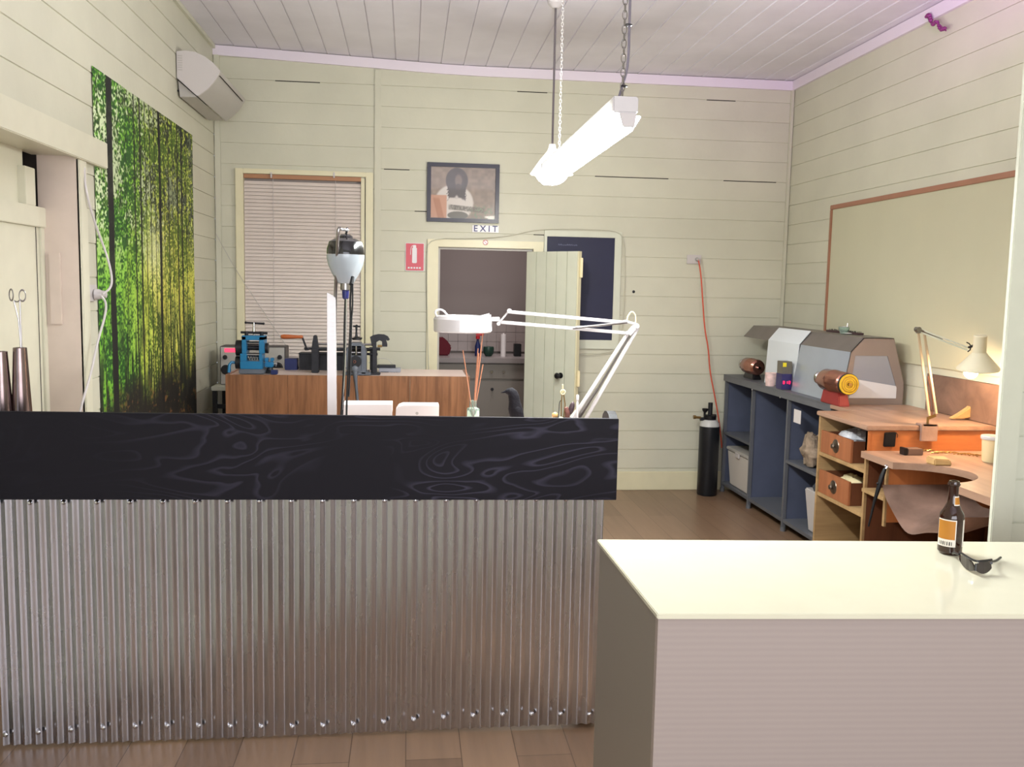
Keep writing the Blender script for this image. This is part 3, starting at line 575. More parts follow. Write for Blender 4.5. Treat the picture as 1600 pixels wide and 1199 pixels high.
# outlets
def outlet(label, c, nrm, wdt, hgt):
    t = thing('power_outlet', label, 'outlet', c); c = V(c); n = V(nrm); s = V(n.y, -n.x, 0) if abs(n.z) < .5 else V(1, 0, 0)
    mb = MB(); R = Matrix((s, n, V(0, 0, 1))).transposed(); mb.obox(c+n*.006, (wdt, .012, hgt), R, .002); mb.build('cover_plate', 'white', t)
    mb = MB(); mb.obox(c+n*.014-s*wdt*.3, (.008, .006, .016), R, .001); mb.build('switch', 'greyplastic', t); return t
c = P(1084, 405.5, y=D-.005); outlet('white double power outlet high on the back wall with orange cord', c, (0, -1, 0), .115, .07)
g = P(1089, 405.5, y=D-.02); mb = MB(); mb.cyl(g+V(0, .0, 0), g+V(0, -.035, 0), .016, .011)
t = thing('extension_cord', 'orange cord hanging from the back wall outlet down behind the bench', 'cord', g); mb.build('plug', 'greyplastic', t)
mb = MB(); yo = D-.05; mb.tube([g+V(0, -.03, 0), P(1095, 425, y=yo), P(1098, 470, y=yo), P(1101, 515, y=yo), P(1107, 545, y=yo), P(1109, 580, y=yo), P(1117, 620, y=yo), P(1124, 660, y=yo), P(1128, 700, y=yo)], .0055, 8, 2); mb.build('cord', 'orangecord', t)
c = P(141, 458, x=XL+.006); outlet('white power outlet on the left wall at the edge of the mural', c, (1, 0, 0), .115, .075)
g = P(150, 460, x=XL+.02); t = thing('adaptor_plug', 'white round plug with two white cables in the left wall outlet', 'plug', g)
mb = MB(); mb.lathe([(.001, 0), (.024, 0), (.024, .02), (.018, .032), (.016, .05), (.001, .055)], V(XL+.02, g.y-.02, g.z), (1, .15, 0)); mb.build('plug_body', 'white', t)
xo = XL+.09
mb = MB(); mb.tube([V(XL+.02, P(124, 262, x=XL).y, P(124, 262, x=XL).z), P(134, 300, x=XL+.03), P(150, 355, x=XL+.04), P(166, 395, x=XL+.06), P(175, 430, x=xo), P(174, 450, x=xo), P(160, 460, x=XL+.08)], .0052, 8, 2); mb.build('cable', 'white', t)
mb = MB(); mb.tube([P(158, 463, x=XL+.07), P(166, 472, x=XL+.085), P(165, 492, x=XL+.08), P(152, 535, x=XL+.06), P(142, 585, x=XL+.05), P(128, 630, x=XL+.04), P(122, 660, x=XL+.03)], .0052, 8, 2); mb.build('cable', 'white', t)
# ------------------------------------------------------------------ air conditioner
ya = 5.98; pr = [(275, 80), (290, 78.5), (305, 81), (320, 88), (333, 98), (344, 110.5), (341, 117), (334, 128), (324, 139), (309, 150), (306, 148.5), (275, 121.5)]
pts = [P(a_, b_, y=ya) for a_, b_ in pr]
for p in pts: p.x = max(p.x, XL+.006)
t = thing('air_conditioner', 'white split air conditioner high in the left back corner', 'air conditioner', (XL+.1, 6.45, min(p.z for p in pts)))
mb = MB(); mb.prism([p+V(0, .02, 0) for p in pts], (0, .86, 0)); mb.build('casing', 'greyplastic', t, smooth=True)
mb = MB(); mb.prism(pts, (0, .022, 0), .002); mb.build('end_cap', 'white', t)
q0, q1, q2 = P(276, 124, y=ya), P(279, 150, y=ya), P(306, 150, y=ya)
q0.x = max(q0.x, XL+.006); q1.x = max(q1.x, XL+.006)
mb = MB(); mb.prism([q0+V(0, .03, 0), q1+V(0, .03, 0), q2+V(0, .03, 0)], (0, .82, 0), .003); mb.build('underside', 'greyplastic', t)
mb = MB(); cA = P(345.5, 109, y=ya); mb.bar(cA+V(-.012, .02, -.034), cA+V(-.012, .8, -.034), .004); mb.build('vent_slot', 'gap', t)
mb = MB(); c1 = P(281.5, 102, y=ya-.002)
for i in range(7): mb.box(c1.x-.014, c1.x+.012, ya-.0015, ya+.002, c1.z+.055-i*.014, c1.z+.060-i*.014)
mb.build('label_print', 'greyplastic', t)
mb = MB(); mb.cyl(P(278.5, 142, y=ya+.03), P(278.5, 142, y=ya+.03)+V(0, -.006, 0), .006); mb.build('screw', 'black', t)
# ------------------------------------------------------------------ batten fluorescent and pendant
bx, bz, by0, by1 = .66, 2.15, 2.84, 4.40
t = thing('fluorescent_light', 'glowing white fluorescent batten hanging on chains over the counter', 'light', (bx, 3.6, bz+.04))
mb = MB(); mb.box(bx-.040, bx+.040, by0, by1, bz-.002, bz+.048, .004); mb.build('body', 'whitegloss', t)
mb = MB(); mb.prism([(bx-.02, by0, bz-.002), (bx+.036, by0, bz-.002), (bx+.030, by0, bz-.045), (bx-.006, by0, bz-.045)], (0, .02, 0), .002); mb.build('end_cap', 'white', t)
mb = MB(); mb.prism([(bx-.068, by0+.03, bz-.004), (bx+.06, by0+.03, bz-.004), (bx+.028, by0+.03, bz-.055), (bx-.034, by0+.03, bz-.055)], (0, by1-by0-.04, 0), .004); mb.build('diffuser', 'tube', t)
def chain(mb, a, b, lk=.03):
    a = V(a); b = V(b); d = b-a; n = int(d.length/(lk*.72)); wr = .0016 if lk > .025 else .0007; u = d.normalized()
    for i in range(n):
        c = a+u*(lk*.72*(i+.5)); s = V(1, 0, 0) if i % 2 else V(0, 1, 0); k = 10
        mb.tube([c+u*(math.cos(2*PI*j/k)*lk*.5)+s*(math.sin(2*PI*j/k)*lk*.24) for j in range(k+1)], wr, 5)
mb = MB(); chain(mb, (bx-.005, by0+.03, bz+.05), (bx-.005, by0+.03, ZC-.01)); mb.build('chain', 'steel', t)
mb = MB(); chain(mb, (bx+.036, by1-.06, bz+.05), (bx+.036, by1-.06, ZC-.01), .022); mb.build('chain', 'greyplastic', t)
mb = MB(); mb.tube([(bx-.012, by0+.05, bz+.05), (bx-.002, by0+.045, bz+.09), (bx+.014, by0+.04, bz+.15), (bx+.012, by0+.04, bz+.3), (bx+.014, by0+.04, ZC-.01)], .0042, 8, 2); mb.build('cable', mat('grey_lamp_cable', (120, 114, 124), .6), t)
mb = MB(); c = V(bx+.008, by0+.035, bz+.27)
mb.torus(c, .011, .0022, (0, 0, 1), 12, 5); mb.build('cable_tie', 'black', t)
mb = MB(); mb.torus(V(bx, by0+.035, bz+.085), .010, .0022, (0, 0, 1), 12, 5); mb.build('cable_tie', 'black', t)
px_l, pz = P(862, 272, y=5.4).x, P(862, 272, y=5.4).z
t = thing('pendant_lamp', 'glowing white pendant lamp hanging on a dark cord from a ceiling rose', 'lamp', (px_l, 5.4, pz))
mb = MB(); mb.lathe([(.018, .17), (.022, .15), (.03, .13), (.075, .075), (.127, .0), (.125, -.003), (.072, .072), (.028, .126), (.0, .13)], (px_l, 5.4, pz), n=32, closed=False); mb.build('shade', mat('lit_white_shade', (250, 250, 246), .4, emit=(255, 253, 245), estr=.9), t)
mb = MB(); mb.ball((px_l, 5.4, pz+.005), .085, (1.15, 1.15, .82), n=20); mb.build('bulb', 'bulbcool', t)
mb = MB(); mb.cyl((px_l, 5.4, pz+.16), (px_l, 5.4, ZC-.03), .0062, n=8); mb.build('cord', mat('dark_grey_cord', (96, 88, 90), .6), t)
mb = MB(); mb.lathe([(.0, -.05), (.02, -.05), (.045, -.028), (.05, -.006), (.05, 0), (0, 0)], (px_l, 5.4, ZC+.0), n=24); mb.build('ceiling_rose', 'white', t)
# ------------------------------------------------------------------ whiteboard and ornament on the right wall
yA, yB_ = 6.30, 3.05
t = thing('whiteboard', 'large pale green whiteboard in a brown frame on the right wall', 'whiteboard', (XR-.01, 4.7, 1.17))
mb = MB(); mb.box(XR-.016, XR-.006, yB_, yA-.01, 1.2, 2.2); mb.build('panel', 'whiteboard', t)
mb = MB(); mb.box(XR-.024, XR-.005, yB_, yA, 2.2, 2.232, .003); mb.box(XR-.024, XR-.005, yA-.03, yA, 1.17, 2.2, .003); mb.build('frame', 'brownframe', t)
c = P(1463, 36, x=XR-.02); mb = MB(); rs = random.Random(5)
p0 = P(1449, 26, x=XR-.03); p1 = P(1478, 48, x=XR-.03)
for i in range(22):
    f = i/21; q = p0.lerp(p1, f)+V(-.005, 0, .018*math.sin(f*14)*(1-f*.3)); mb.ball(q, .007+.006*rs.random(), (1, 1.2, .9), n=8)
mb.tube([p0+V(0, .0, 0), p0.lerp(p1, .3)+V(-.01, 0, -.02), p0.lerp(p1, .6)+V(-.01, 0, .015), p1], .004, 6, 2)
tag(mb.build('bead_garland', 'magenta'), 'small twisted magenta bead ornament near the right cornice', 'ornament')
# ------------------------------------------------------------------ reception counter: black ply over corrugated iron
cy = 3.12; CL, CR = XL+.075, .697
t = thing('reception_counter', 'reception counter with black plywood top board over corrugated iron front', 'counter', (-.35, 3.3, 0))
mb = MB(); n = int((CR-CL)/.0355*10); pts = []
for i in range(n+1):
    x = CL+(CR-CL)*i/n; pts.append((x, cy+.026-.0048*math.asin(.965*math.cos(2*PI*(x-CL)/.0355))/1.305))
bb = [(mb.bm.verts.new((x, y, .012+.004*math.sin(x*2))), mb.bm.verts.new((x, y, .885))) for x, y in pts]
for A, B in zip(bb, bb[1:]): mb.bm.faces.new((A[0], B[0], B[1], A[1]))
cf = mb.build('corrugated_sheet', 'corr', t)
x = CL+.009
sc = []
k_ = 0
while x < CR:
    for z_ in (.055, .858):
        xx = x if z_ < .5 else x+.0
        mb = MB(); mb.lathe([(.0, -.009), (.004, -.0085), (.0075, -.004), (.009, 0), (.009, .002)], (xx, cy+.020, z_+.01*math.sin(x*5) if z_ < .5 else z_), (0, 1, 0), 10); mb.build('roofing_screw', 'chrome', cf)
    x += .0355*3
mb = MB(); zt0, zt1 = 1.170, 1.1525
mb.hexa([(XL+.01, 3.10, .878), (.732, 3.10, .863), (.732, 3.118, .863), (XL+.01, 3.118, .878), (XL+.01, 3.10, zt0), (.732, 3.10, zt1), (.732, 3.118, zt1), (XL+.01, 3.118, zt0)], .0015)
mb.build('plywood_board', 'ply', t)
pf = [(3.118, .863), (3.118, 1.150), (3.135, 1.163), (3.165, 1.171), (3.2, 1.168), (3.23, 1.152), (3.25, 1.12), (3.26, 1.08), (3.7, 1.06), (3.7, .863)]
mb = MB(); mb.prism([(.702, a_, b_) for a_, b_ in pf], (.03, 0, 0)); mb.build('end_board', 'black', t, smooth=False)
mb = MB(); mb.box(XL+.08, CR, 3.118, 3.72, 1.02, 1.05); mb.build('desk_top', 'whitelam', t)
mb = MB(); mb.box(CR-.03, CR, 3.16, 3.7, .03, 1.02); mb.box(CL, CR, 3.155, 3.175, .03, 1.02); mb.build('carcass', 'dkwood', t)
# ------------------------------------------------------------------ white counter in the foreground
wz = .9; wy0, wy1, wx0_ = 1.876, 2.472, .540
t = thing('sales_counter', 'cream topped sales counter with ribbed mauve front in the foreground', 'counter', (1.3, 2.17, 0))
mb = MB(); yw0, yw1 = wy0, wy1; xr = 2.62
ya_, yb_ = P(1027, 960, z=wz), P(1600, 960, z=wz); yc_, yd_ = P(933, 843, z=wz), P(1600, 847, z=wz)
def ext(a, b, x): return a+(b-a)*((x-a.x)/(b.x-a.x))
F0 = ya_; F1 = ext(ya_, yb_, xr); B0 = yc_; B1 = ext(yc_, yd_, xr)
mb.hexa([V(p.x, p.y, wz-.012) for p in (F0, F1, B1, B0)]+[V(p.x, p.y, wz) for p in (F0, F1, B1, B0)], .002); mb.build('counter_top', 'countertop', t)
ins = lambda p, dx, dy: V(p.x+dx, p.y+dy, 0)
f0, f1, b0, b1 = ins(F0, .006, .012), ins(F1, -.006, .012), ins(B0, .006, -.012), ins(B1, -.006, -.012)
mb = MB(); mb.hexa([f0, f1, f1+V(0, .02, 0), f0+V(0, .02, 0)]+[p+V(0, 0, wz-.012) for p in (f0, f1, f1+V(0, .02, 0), f0+V(0, .02, 0))]); mb.build('front_panel', 'ribbed', t)
mb = MB(); g0 = f0+V(0, .021, 0); mb.hexa([g0, g0+V(.02, 0, 0), b0+V(.02, 0, 0), b0]+[p+V(0, 0, wz-.012) for p in (g0, g0+V(.02, 0, 0), b0+V(.02, 0, 0), b0)]); mb.build('side_panel', mat('grey_side_laminate', (134, 127, 116), .45), t)
mb = MB(); mb.hexa([b0+V(.021, -.02, 0), b1+V(0, -.02, 0), b1, b0+V(.021, 0, 0)]+[p+V(0, 0, wz-.012) for p in (b0+V(.021, -.02, 0), b1+V(0, -.02, 0), b1, b0+V(.021, 0, 0))]); mb.build('back_panel', 'ribbed', t)
# bottle
c = P(1490, 868, z=wz); c.y += .02; c = V(c.x, c.y, wz+.0005); sc_ = (P(1490, 752, y=c.y).z-wz)
t = thing('beer_bottle', 'brown glass beer bottle with amber label on the cream counter', 'bottle', c)
h = sc_; R_ = .0315
prof = [(0, 0), (.026, 0), (R_, .008), (R_, .50*h), (R_*.96, .55*h), (R_*.70, .62*h), (.0150, .70*h), (.0128, .80*h), (.0125, .93*h), (.0150, .935*h), (.0150, .97*h), (.013, h), (.009, h), (.009, .98*h), (0, .97*h)]
mb = MB(); mb.lathe(prof, c, n=36); mb.build('glass', 'glassbrown', t)
mb = MB(); mb.lathe([(R_+.0006, .12*h), (R_+.0006, .49*h)], c, n=16, a0=math.radians(165), a1=math.radians(262)); lb = mb.build('label', 'labelw', t)
mb = MB(); mb.lathe([(R_+.001, .22*h), (R_+.001, .475*h)], c, n=16, a0=math.radians(170), a1=math.radians(257)); mb.build('label_print', 'label', lb)
mb = MB()
for i in range(7): a_ = math.radians(182+i*10); mb.lathe([(R_+.001, .14*h), (R_+.001, .19*h)], c, n=2, a0=a_, a1=a_+math.radians(3+(i % 3)))
mb.build('barcode', 'black', lb)
mb = MB(); mb.lathe([(R_+.0006, .12*h), (R_+.0006, .49*h)], c, n=10, a0=math.radians(300), a1=math.radians(350)); mb.build('label', 'labelw', t)
mb = MB(); mb.lathe([(.0175, .665*h), (.0140, .80*h)], c, n=12, a0=math.radians(250), a1=math.radians(335)); nl = mb.build('neck_label', 'labelw', t)
mb = MB(); mb.lathe([(.0175, .69*h), (.01445, .785*h)], c, n=12, a0=math.radians(255), a1=math.radians(330)); mb.build('label_print', 'label', nl)
mb = MB(); mb.torus(c+V(0, 0, .955*h), .0145, .0022); mb.build('lip', 'glassbrown', t)
# sunglasses
c = P(1525, 893, z=wz)
t = thing('sunglasses', 'dark wraparound sunglasses lying on the cream counter beside the bottle', 'sunglasses', (c.x, c.y, wz))
A_ = P(1499, 884, z=wz); B_ = P(1522, 899, z=wz); C_ = P(1549, 897, z=wz)
cur = [A_, A_.lerp(B_, .5)+V(-.002, -.004, 0), B_+V(0, -.004, 0), B_.lerp(C_, .5)+V(.001, -.004, 0), C_]
def lens(i0, i1, zb, zt_):
    mb = MB(); pts = cur[i0:i1+1]; n = 8; lo = []; hi = []
    for k in range(n+1):
        f = k/n*(len(pts)-1); i = min(int(f), len(pts)-2); p = pts[i].lerp(pts[i+1], f-i); e_ = math.sin(PI*k/n)**.5 if 0 < k < n else .25
        mid = (zb+zt_)/2; hh = (zt_-zb)/2*e_; lo.append(V(p.x, p.y, wz+mid-hh)); hi.append(V(p.x+.004, p.y+.009, wz+mid+hh))
    for k in range(n):
        d_ = V(.0, .0022, 0); mb.hexa([lo[k], lo[k+1], lo[k+1]+d_, lo[k]+d_, hi[k], hi[k+1], hi[k+1]+d_, hi[k]+d_])
    return mb
lens(0, 2, .003, .034).build('lens', 'lens', t); lens(2, 4, .003, .034).build('lens', 'lens', t)
mb = MB(); mb.tube([p+V(.004, .009, .034) for p in cur], .003, 8, 2); mb.tube([cur[2]+V(0, 0, .012), cur[2]+V(.003, .004, .03)], .003); mb.build('frame', 'darkplastic', t)
mb = MB(); mb.tube([cur[4]+V(.002, .006, .026), cur[4]+V(.012, .03, .022), P(1556, 884, z=wz)+V(0, 0, .012), P(1563, 876, z=wz)+V(0, 0, .008)], .0032, 8, 2); mb.build('temple', 'darkplastic', t)
mb = MB(); mb.tube([cur[0]+V(.002, .006, .028), cur[0]+V(.004, .03, .026), cur[0]+V(.02, .065, .014), cur[0]+V(.04, .09, .004)], .0032, 8, 2); mb.build('temple', 'darkplastic', t)
# ------------------------------------------------------------------ things behind the reception counter
zd = 1.05
def on(px, y, z=zd): c = P(px, 600, y=y); return V(c.x, y, z)
# ring mandrels and tongs
def cone(px_c, pyt, y, r0, r1, label):
    c = on(px_c, y); top = P(px_c, pyt, y=y)
    mb = MB(); mb.lathe([(0, 0), (r0, 0), (r0, .004), (r1, top.z-zd-.002), (r1*.9, top.z-zd), (r1*.62, top.z-zd), (r1*.6, top.z-zd-.02), (0, top.z-zd-.02)], c); return tag(mb.build('steel_mandrel', 'mandrel'), label, 'mandrel', None)
cone(33, 543, 3.38, .036, .0225, 'tall tapered steel cone at the left end of the desk, tongs in its top')
m2 = cone(3.5, 549, 3.36, .036, .0205, 'steel cone cut by the left picture edge beside the taller one')
t = thing('tongs', 'pair of steel tongs with ring handles standing in the steel cone', 'tongs', on(33, 3.38, 1.33))
yk = 3.38
mb = MB(); mb.tube([P(34, 560, y=yk), P(29, 500, y=yk), P(21.5, 470, y=yk)], .0028, 8); mb.torus(P(17.5, 461, y=yk), .0135, .0022, (.6, 1, 0), sc=(.75, 1.45)); mb.build('arm', 'steel', t)
mb = MB(); mb.tube([P(34.5, 560, y=yk+.006), P(32, 500, y=yk+.006), P(31, 470, y=yk+.006)], .0028, 8); mb.torus(P(35, 462, y=yk+.006), .0135, .0022, (-.5, 1, 0), sc=(.75, 1.45)); mb.build('arm', 'steel', t)
mb = MB(); mb.tube([P(21.5, 470, y=yk), P(27, 472, y=yk), P(31, 469, y=yk)], .0022, 8); mb.build('bridge', 'steel', t)
# flex shaft motor on its stand
y = 3.42
t = thing('motor_stand', 'white upright post with grey hanger rod holding the black and white motor', 'stand', on(519, y))
mb = MB(); a = P(518, 455, y=y); b = on(519, y)
w_ = .0165
mb.hexa([V(b.x-w_, y-.012, zd), V(b.x+w_, y-.012, zd), V(b.x+w_, y+.012, zd), V(b.x-w_, y+.012, zd), V(a.x-w_+.001, y-.012, P(517, 457, y=y).z), V(a.x+w_, y-.012, P(524, 465, y=y).z), V(a.x+w_, y+.012, P(524, 465, y=y).z), V(a.x-w_+.001, y+.012, P(517, 457, y=y).z)], .0015); mb.build('post', 'whitegloss', t)
mb = MB(); yr = y-.105; mb.tube([P(522.5, 640, y=y+.016), P(523.5, 470, y=y+.0), P(525, 440, y=y-.02), P(528, 366, y=yr), P(529, 357, y=yr), P(533, 356.5, y=yr)], .0062, 10, 2); mb.build('rod', 'steel', t)
mb = MB(); mb.cyl(P(530, 357.5, y=yr), P(543, 360, y=yr+.05), .0052); mb.cyl(P(541.5, 359.5, y=yr+.05), P(543.5, 360, y=yr+.05), .008); mb.build('hook', 'chrome', t)
ym = 3.41; c = P(540, 398, y=ym)
t = thing('flex_shaft_motor', 'hanging flexible shaft motor with black cap and pale grey body', 'motor', (c.x, ym, P(540, 440, y=ym).z))
s_ = ym/F_PX
def yy_(py): return P(540, py, y=ym).z
zc_ = yy_(398)
mb = MB(); mb.lathe([(0, yy_(371)-zc_), (5*s_, yy_(372)-zc_), (17*s_, yy_(373)-zc_), (25*s_, yy_(378)-zc_), (28.3*s_, yy_(389)-zc_), (28.7*s_, .001)], (c.x, ym, zc_), n=40); mb.lathe([(12*s_, yy_(373)-zc_), (10.5*s_, yy_(369)-zc_), (7*s_, yy_(366.5)-zc_), (0, yy_(366)-zc_)], (c.x, ym, zc_), n=24, closed=False); cp_ = mb.build('cap', mat('glossy_black_cap', (16, 15, 18), .15, coat=.6), t)
mb = MB(); mb.tube([V(c.x+.0, ym, yy_(368)), V(c.x+.006, ym-.004, yy_(360)), V(c.x+.006, ym, yy_(356))], .004, 8); mb.build('hanging_loop', 'black', t)
mb = MB(); mb.lathe([(28.7*s_, -.0005), (28.5*s_, yy_(404)-zc_), (26.5*s_, yy_(414)-zc_), (22*s_, yy_(425)-zc_), (17*s_, yy_(434)-zc_), (13*s_, yy_(441)-zc_), (11*s_, yy_(443)-zc_), (0, yy_(443.5)-zc_)], (c.x, ym, zc_), n=40); mb.build('housing', mat('pale_grey_housing', (158, 166, 172), .25, coat=.3), t)
mb = MB(); mb.lathe([(8*s_, yy_(443)-zc_), (8*s_, yy_(453)-zc_), (5*s_, yy_(454)-zc_), (0, yy_(454)-zc_)], (c.x, ym, zc_), n=20); mb.build('collar', 'steel', t)
mb = MB(); mb.lathe([(5.5*s_, yy_(453)-zc_), (4.8*s_, yy_(466)-zc_), (2.6*s_, yy_(468)-zc_), (0, yy_(468)-zc_)], (c.x, ym, zc_), n=16); mb.build('boot', mat('dark_blue_boot', (30, 34, 96), .35), t)
mb = MB(); mb.tube([P(540, 467, y=ym), P(538.5, 500, y=ym), P(538, 560, y=ym), P(536, 610, y=ym), P(532, 665, y=ym)], .0042, 8, 2); mb.build('flexible_shaft', 'rubber', t)
mb = MB(); mb.tube([P(541.5, 467, y=ym-.01), P(541, 500, y=ym-.01), P(540, 560, y=ym-.01), P(537, 620, y=ym-.01), P(535, 665, y=ym-.01)], .0022, 8, 2); mb.build('clear_hose', 'chrome', t)
mb = MB(); ye = ym-.06; mb.tube([P(551, 433, y=ym-.04), P(549, 445, y=ye)], [.006, .0085], 8); mb.tube([P(549, 445, y=ye), P(547, 470, y=ye), P(548, 500, y=ye), P(545, 560, y=ye), P(542, 620, y=ye), P(541, 665, y=ye)], .0036, 8, 1); mb.tube([P(551, 445, y=ye), P(551, 480, y=ye), P(549, 500, y=ye), P(548, 560, y=ye), P(545, 620, y=ye)], .0030, 8, 1); mb.build('power_cord', 'rubber', t)
# two white boxes
yb = 3.5
t = thing('white_box', 'square cornered white box behind the counter, left of two', 'box', (P(574, 640, y=yb).x, yb+.05, zd))
mb = MB(); mb.box(P(536, 640, y=yb).x, P(612, 640, y=yb).x, yb, yb+.12, zd, P(574, 633, y=yb).z, .0015); mb.build('carton', 'paper', t)
mb = MB(); mb.box(P(536, 640, y=yb).x-.0015, P(612, 640, y=yb).x+.0015, yb-.0015, yb+.1215, P(574, 633, y=yb).z-.035, P(574, 633, y=yb).z+.0015, .001); mb.build('lid', 'paper', t)
x0 = P(617, 640, y=yb).x; x1 = P(686, 640, y=yb).x; z1 = P(650, 634, y=yb).z
t = thing('white_box', 'white box with rounded top left corner beside the square one', 'box', ((x0+x1)/2, yb+.05, zd))
mb = MB(); mb.prism([(x0, yb, zd), (x1, yb, zd), (x1, yb, z1), (x0+.03, yb, z1), (x0+.014, yb, z1-.006), (x0+.004, yb, z1-.02)], (0, .1, 0), .0015); mb.build('carton', 'paper', t)
mb = MB(); mb.cyl(((x0+x1)/2, yb-.001, z1-.03), ((x0+x1)/2, yb+.002, z1-.03), .006, n=12); mb.build('finger_hole', 'greyplastic', t)
# reed diffuser
y = 3.36; c = on(740, y); s_ = y/F_PX; ztop = P(740, 626, y=y).z-zd; zsh = P(740, 637, y=y).z-zd
t = thing('reed_diffuser', 'small clear glass bottle holding thin reed sticks behind the counter', 'diffuser', c)
mb = MB(); mb.lathe([(0, 0), (9.5*s_, 0), (10*s_, .004), (10*s_, zsh-.008), (9*s_, zsh-.002), (6*s_, zsh), (5*s_, zsh+.003), (5*s_, ztop-.004), (5.8*s_, ztop-.002), (5.8*s_, ztop), (4.4*s_, ztop), (4.4*s_, zsh), (9*s_, zsh-.01), (9*s_, .006), (0, .006)], c, n=28); mb.build('glass_bottle', 'glassclear', t)
for ex, ey, dx in ((723, 547, -3), (755, 520, 3), (747, 545, 1), (752, 549, 2), (755, 570, 3), (748, 552, 0)):
    mb = MB(); e_ = P(ex, ey, y=y); st_ = c+V(-(e_.x-c.x)*.18, dx*.001, .02); mb.tube([st_, e_+V(0, dx*.004, 0)], .0019, 6); mb.build('reed', 'reed', t)
# crow figure
y = 3.36; c = on(805, y); s_ = y/F_PX
def Q(px, py, dy=0): return P(px, py, y=y)+V(0, dy, 0)
t = thing('crow_figurine', 'dark grey crow figurine facing left behind the counter', 'figurine', c)
mb = MB()
bm = mb.bm
pts = [(Q(815, 672), .012, .016), (Q(812, 662), .020, .02), (Q(807, 648), .0275, .026), (Q(805, 638), .0265, .025), (Q(804, 629), .022, .021), (Q(803, 621), .0205, .0165), (Q(801, 615.5), .0195, .0155), (Q(797.5, 612.5), .0175, .013), (Q(793.5, 612), .012, .009), (Q(790, 612.5), .007, .0045)]
mb.tube([p[0] for p in pts], [p[1] for p in pts], 14); mb.build('body', 'crow', t)
mb = MB(); mb.tube([Q(792, 612, -.001), Q(788, 612.8, -.001), Q(782.5, 614, -.001)], [.007, .0045, .001], 8); mb.build('beak', 'crow', t)
for dy in (-.022, .022):
    mb = MB(); mb.ball(Q(809, 648, dy), .03, (.62, .28, 1.15), Matrix.Rotation(-.25, 3, 'Y'), 14); mb.build('wing', 'crow', t)
mb = MB(); mb.tube([V(Q(812, 660).x, y-.012, zd), Q(811, 662, -.01)], .003); mb.tube([V(Q(812, 660).x, y+.012, zd), Q(811, 662, .01)], .003); mb.build('legs', 'crow', t)
mb = MB(); mb.prism([Q(812, 655, -.012), Q(820, 660, -.012), Q(824, 684, -.012), Q(814, 684, -.012)], (0, .024, 0), .003); mb.build('tail', 'crow', t)
# magnifier lamp
y = 3.42
t = thing('magnifier_lamp', 'white round magnifier lamp on a long sprung arm behind the counter', 'lamp', on(893, y))
cA = P(723, 508, y=y); r_ = 45*y/F_PX
mb = MB(); zt_ = P(723, 494, y=y).z-cA.z; zb_ = P(723, 519, y=y).z-cA.z
mb.lathe([(r_*.62, zb_+.004), (r_*.64, zb_), (r_*.97, zb_), (r_, zb_+.004), (r_*1.01, zt_-.012), (r_*.94, zt_), (r_*.60, zt_+.003), (r_*.58, zt_), (r_*.62, zb_+.004)], cA, n=44, closed=False); head = mb.build('ring_head', 'whitegloss', t)
mb = MB(); mb.cyl(cA+V(0, 0, zb_+.012), cA+V(0, 0, zb_+.016), r_*.62, n=32); mb.build('lens', 'glassclear', head)
mb = MB(); mb.hexa([P(742, 521, y=y-.03), P(769, 520, y=y-.03), P(769, 520, y=y+.03), P(742, 521, y=y+.03), P(748, 494, y=y-.026), P(767, 489, y=y-.026), P(767, 489, y=y+.026), P(748, 494, y=y+.026)], .006); mb.build('housing', 'whitegloss', head)
mb = MB(); mb.tube([P(684, 497, y=y-.03), P(679, 488, y=y-.03), P(683, 484, y=y-.03), P(692, 484, y=y-.03), P(700, 494, y=y-.03)], .0035, 8, 2); mb.build('handle', 'whitegloss', head)
mb = MB(); mb.bar(P(768, 499, y=y), P(781, 499, y=y), .012, .016, .002); mb.bar(P(777, 508, y=y-.008), P(796, 485, y=y-.008), .014, .006, .002); mb.cyl(P(796, 486, y=y-.02), P(796, 486, y=y+.02), .009, n=16); mb.cyl(P(779, 506, y=y-.018), P(779, 506, y=y+.018), .007, n=14); mb.build('head_joint', 'white', t)
for a_, b_ in (((796, 487.5), (981, 504.5)), ((782, 503.5), (984, 521))):
    mb = MB(); mb.bar(P(*a_, y=y), P(*b_, y=y), .0115, .0125, .0015); mb.build('upper_arm', 'white', t)
mb = MB(); mb.tube([P(895, 513, y=y-.012), P(980, 504, y=y-.012)], .0046, 8); mb.build('spring', 'steel', t)
mb = MB(); mb.hexa([P(972, 503, y=y-.012), P(990, 508, y=y-.012), P(990, 508, y=y+.012), P(972, 503, y=y+.012), P(975, 499.5, y=y-.012), P(999, 506, y=y-.012), P(999, 506, y=y+.012), P(975, 499.5, y=y+.012)], .002)
mb.hexa([P(978, 521, y=y-.01), P(986, 525, y=y-.01), P(986, 525, y=y+.01), P(978, 521, y=y+.01), P(990, 505, y=y-.01), P(1000, 508, y=y-.01), P(1000, 508, y=y+.01), P(990, 505, y=y+.01)], .002)
mb.cyl(P(996, 510, y=y-.018), P(996, 510, y=y+.018), .008, n=14); mb.cyl(P(980, 520, y=y-.018), P(980, 520, y=y+.018), .007, n=14); mb.build('elbow', 'white', t)
mb = MB(); mb.tube([P(979, 503, y=y), P(982, 492, y=y), P(988, 486, y=y), P(994, 494, y=y), P(993, 506, y=y)], .0028, 8, 2); mb.build('cable_loop', 'cream', t)
for a_, b_ in (((981, 521), (890, 662)), ((997, 512), (911, 662))):
    mb = MB(); mb.bar(P(*a_, y=y), P(*b_, y=y), .0115, .0125, .0015); mb.build('lower_arm', 'white', t)
mb = MB(); mb.tube([P(984, 525, y=y), P(933, 610, y=y), P(900, 662, y=y)], .0042, 8); mb.tube([P(934, 608, y=y-.01), P(897, 662, y=y-.01)], .006, 8); mb.build('spring', 'steel', t)
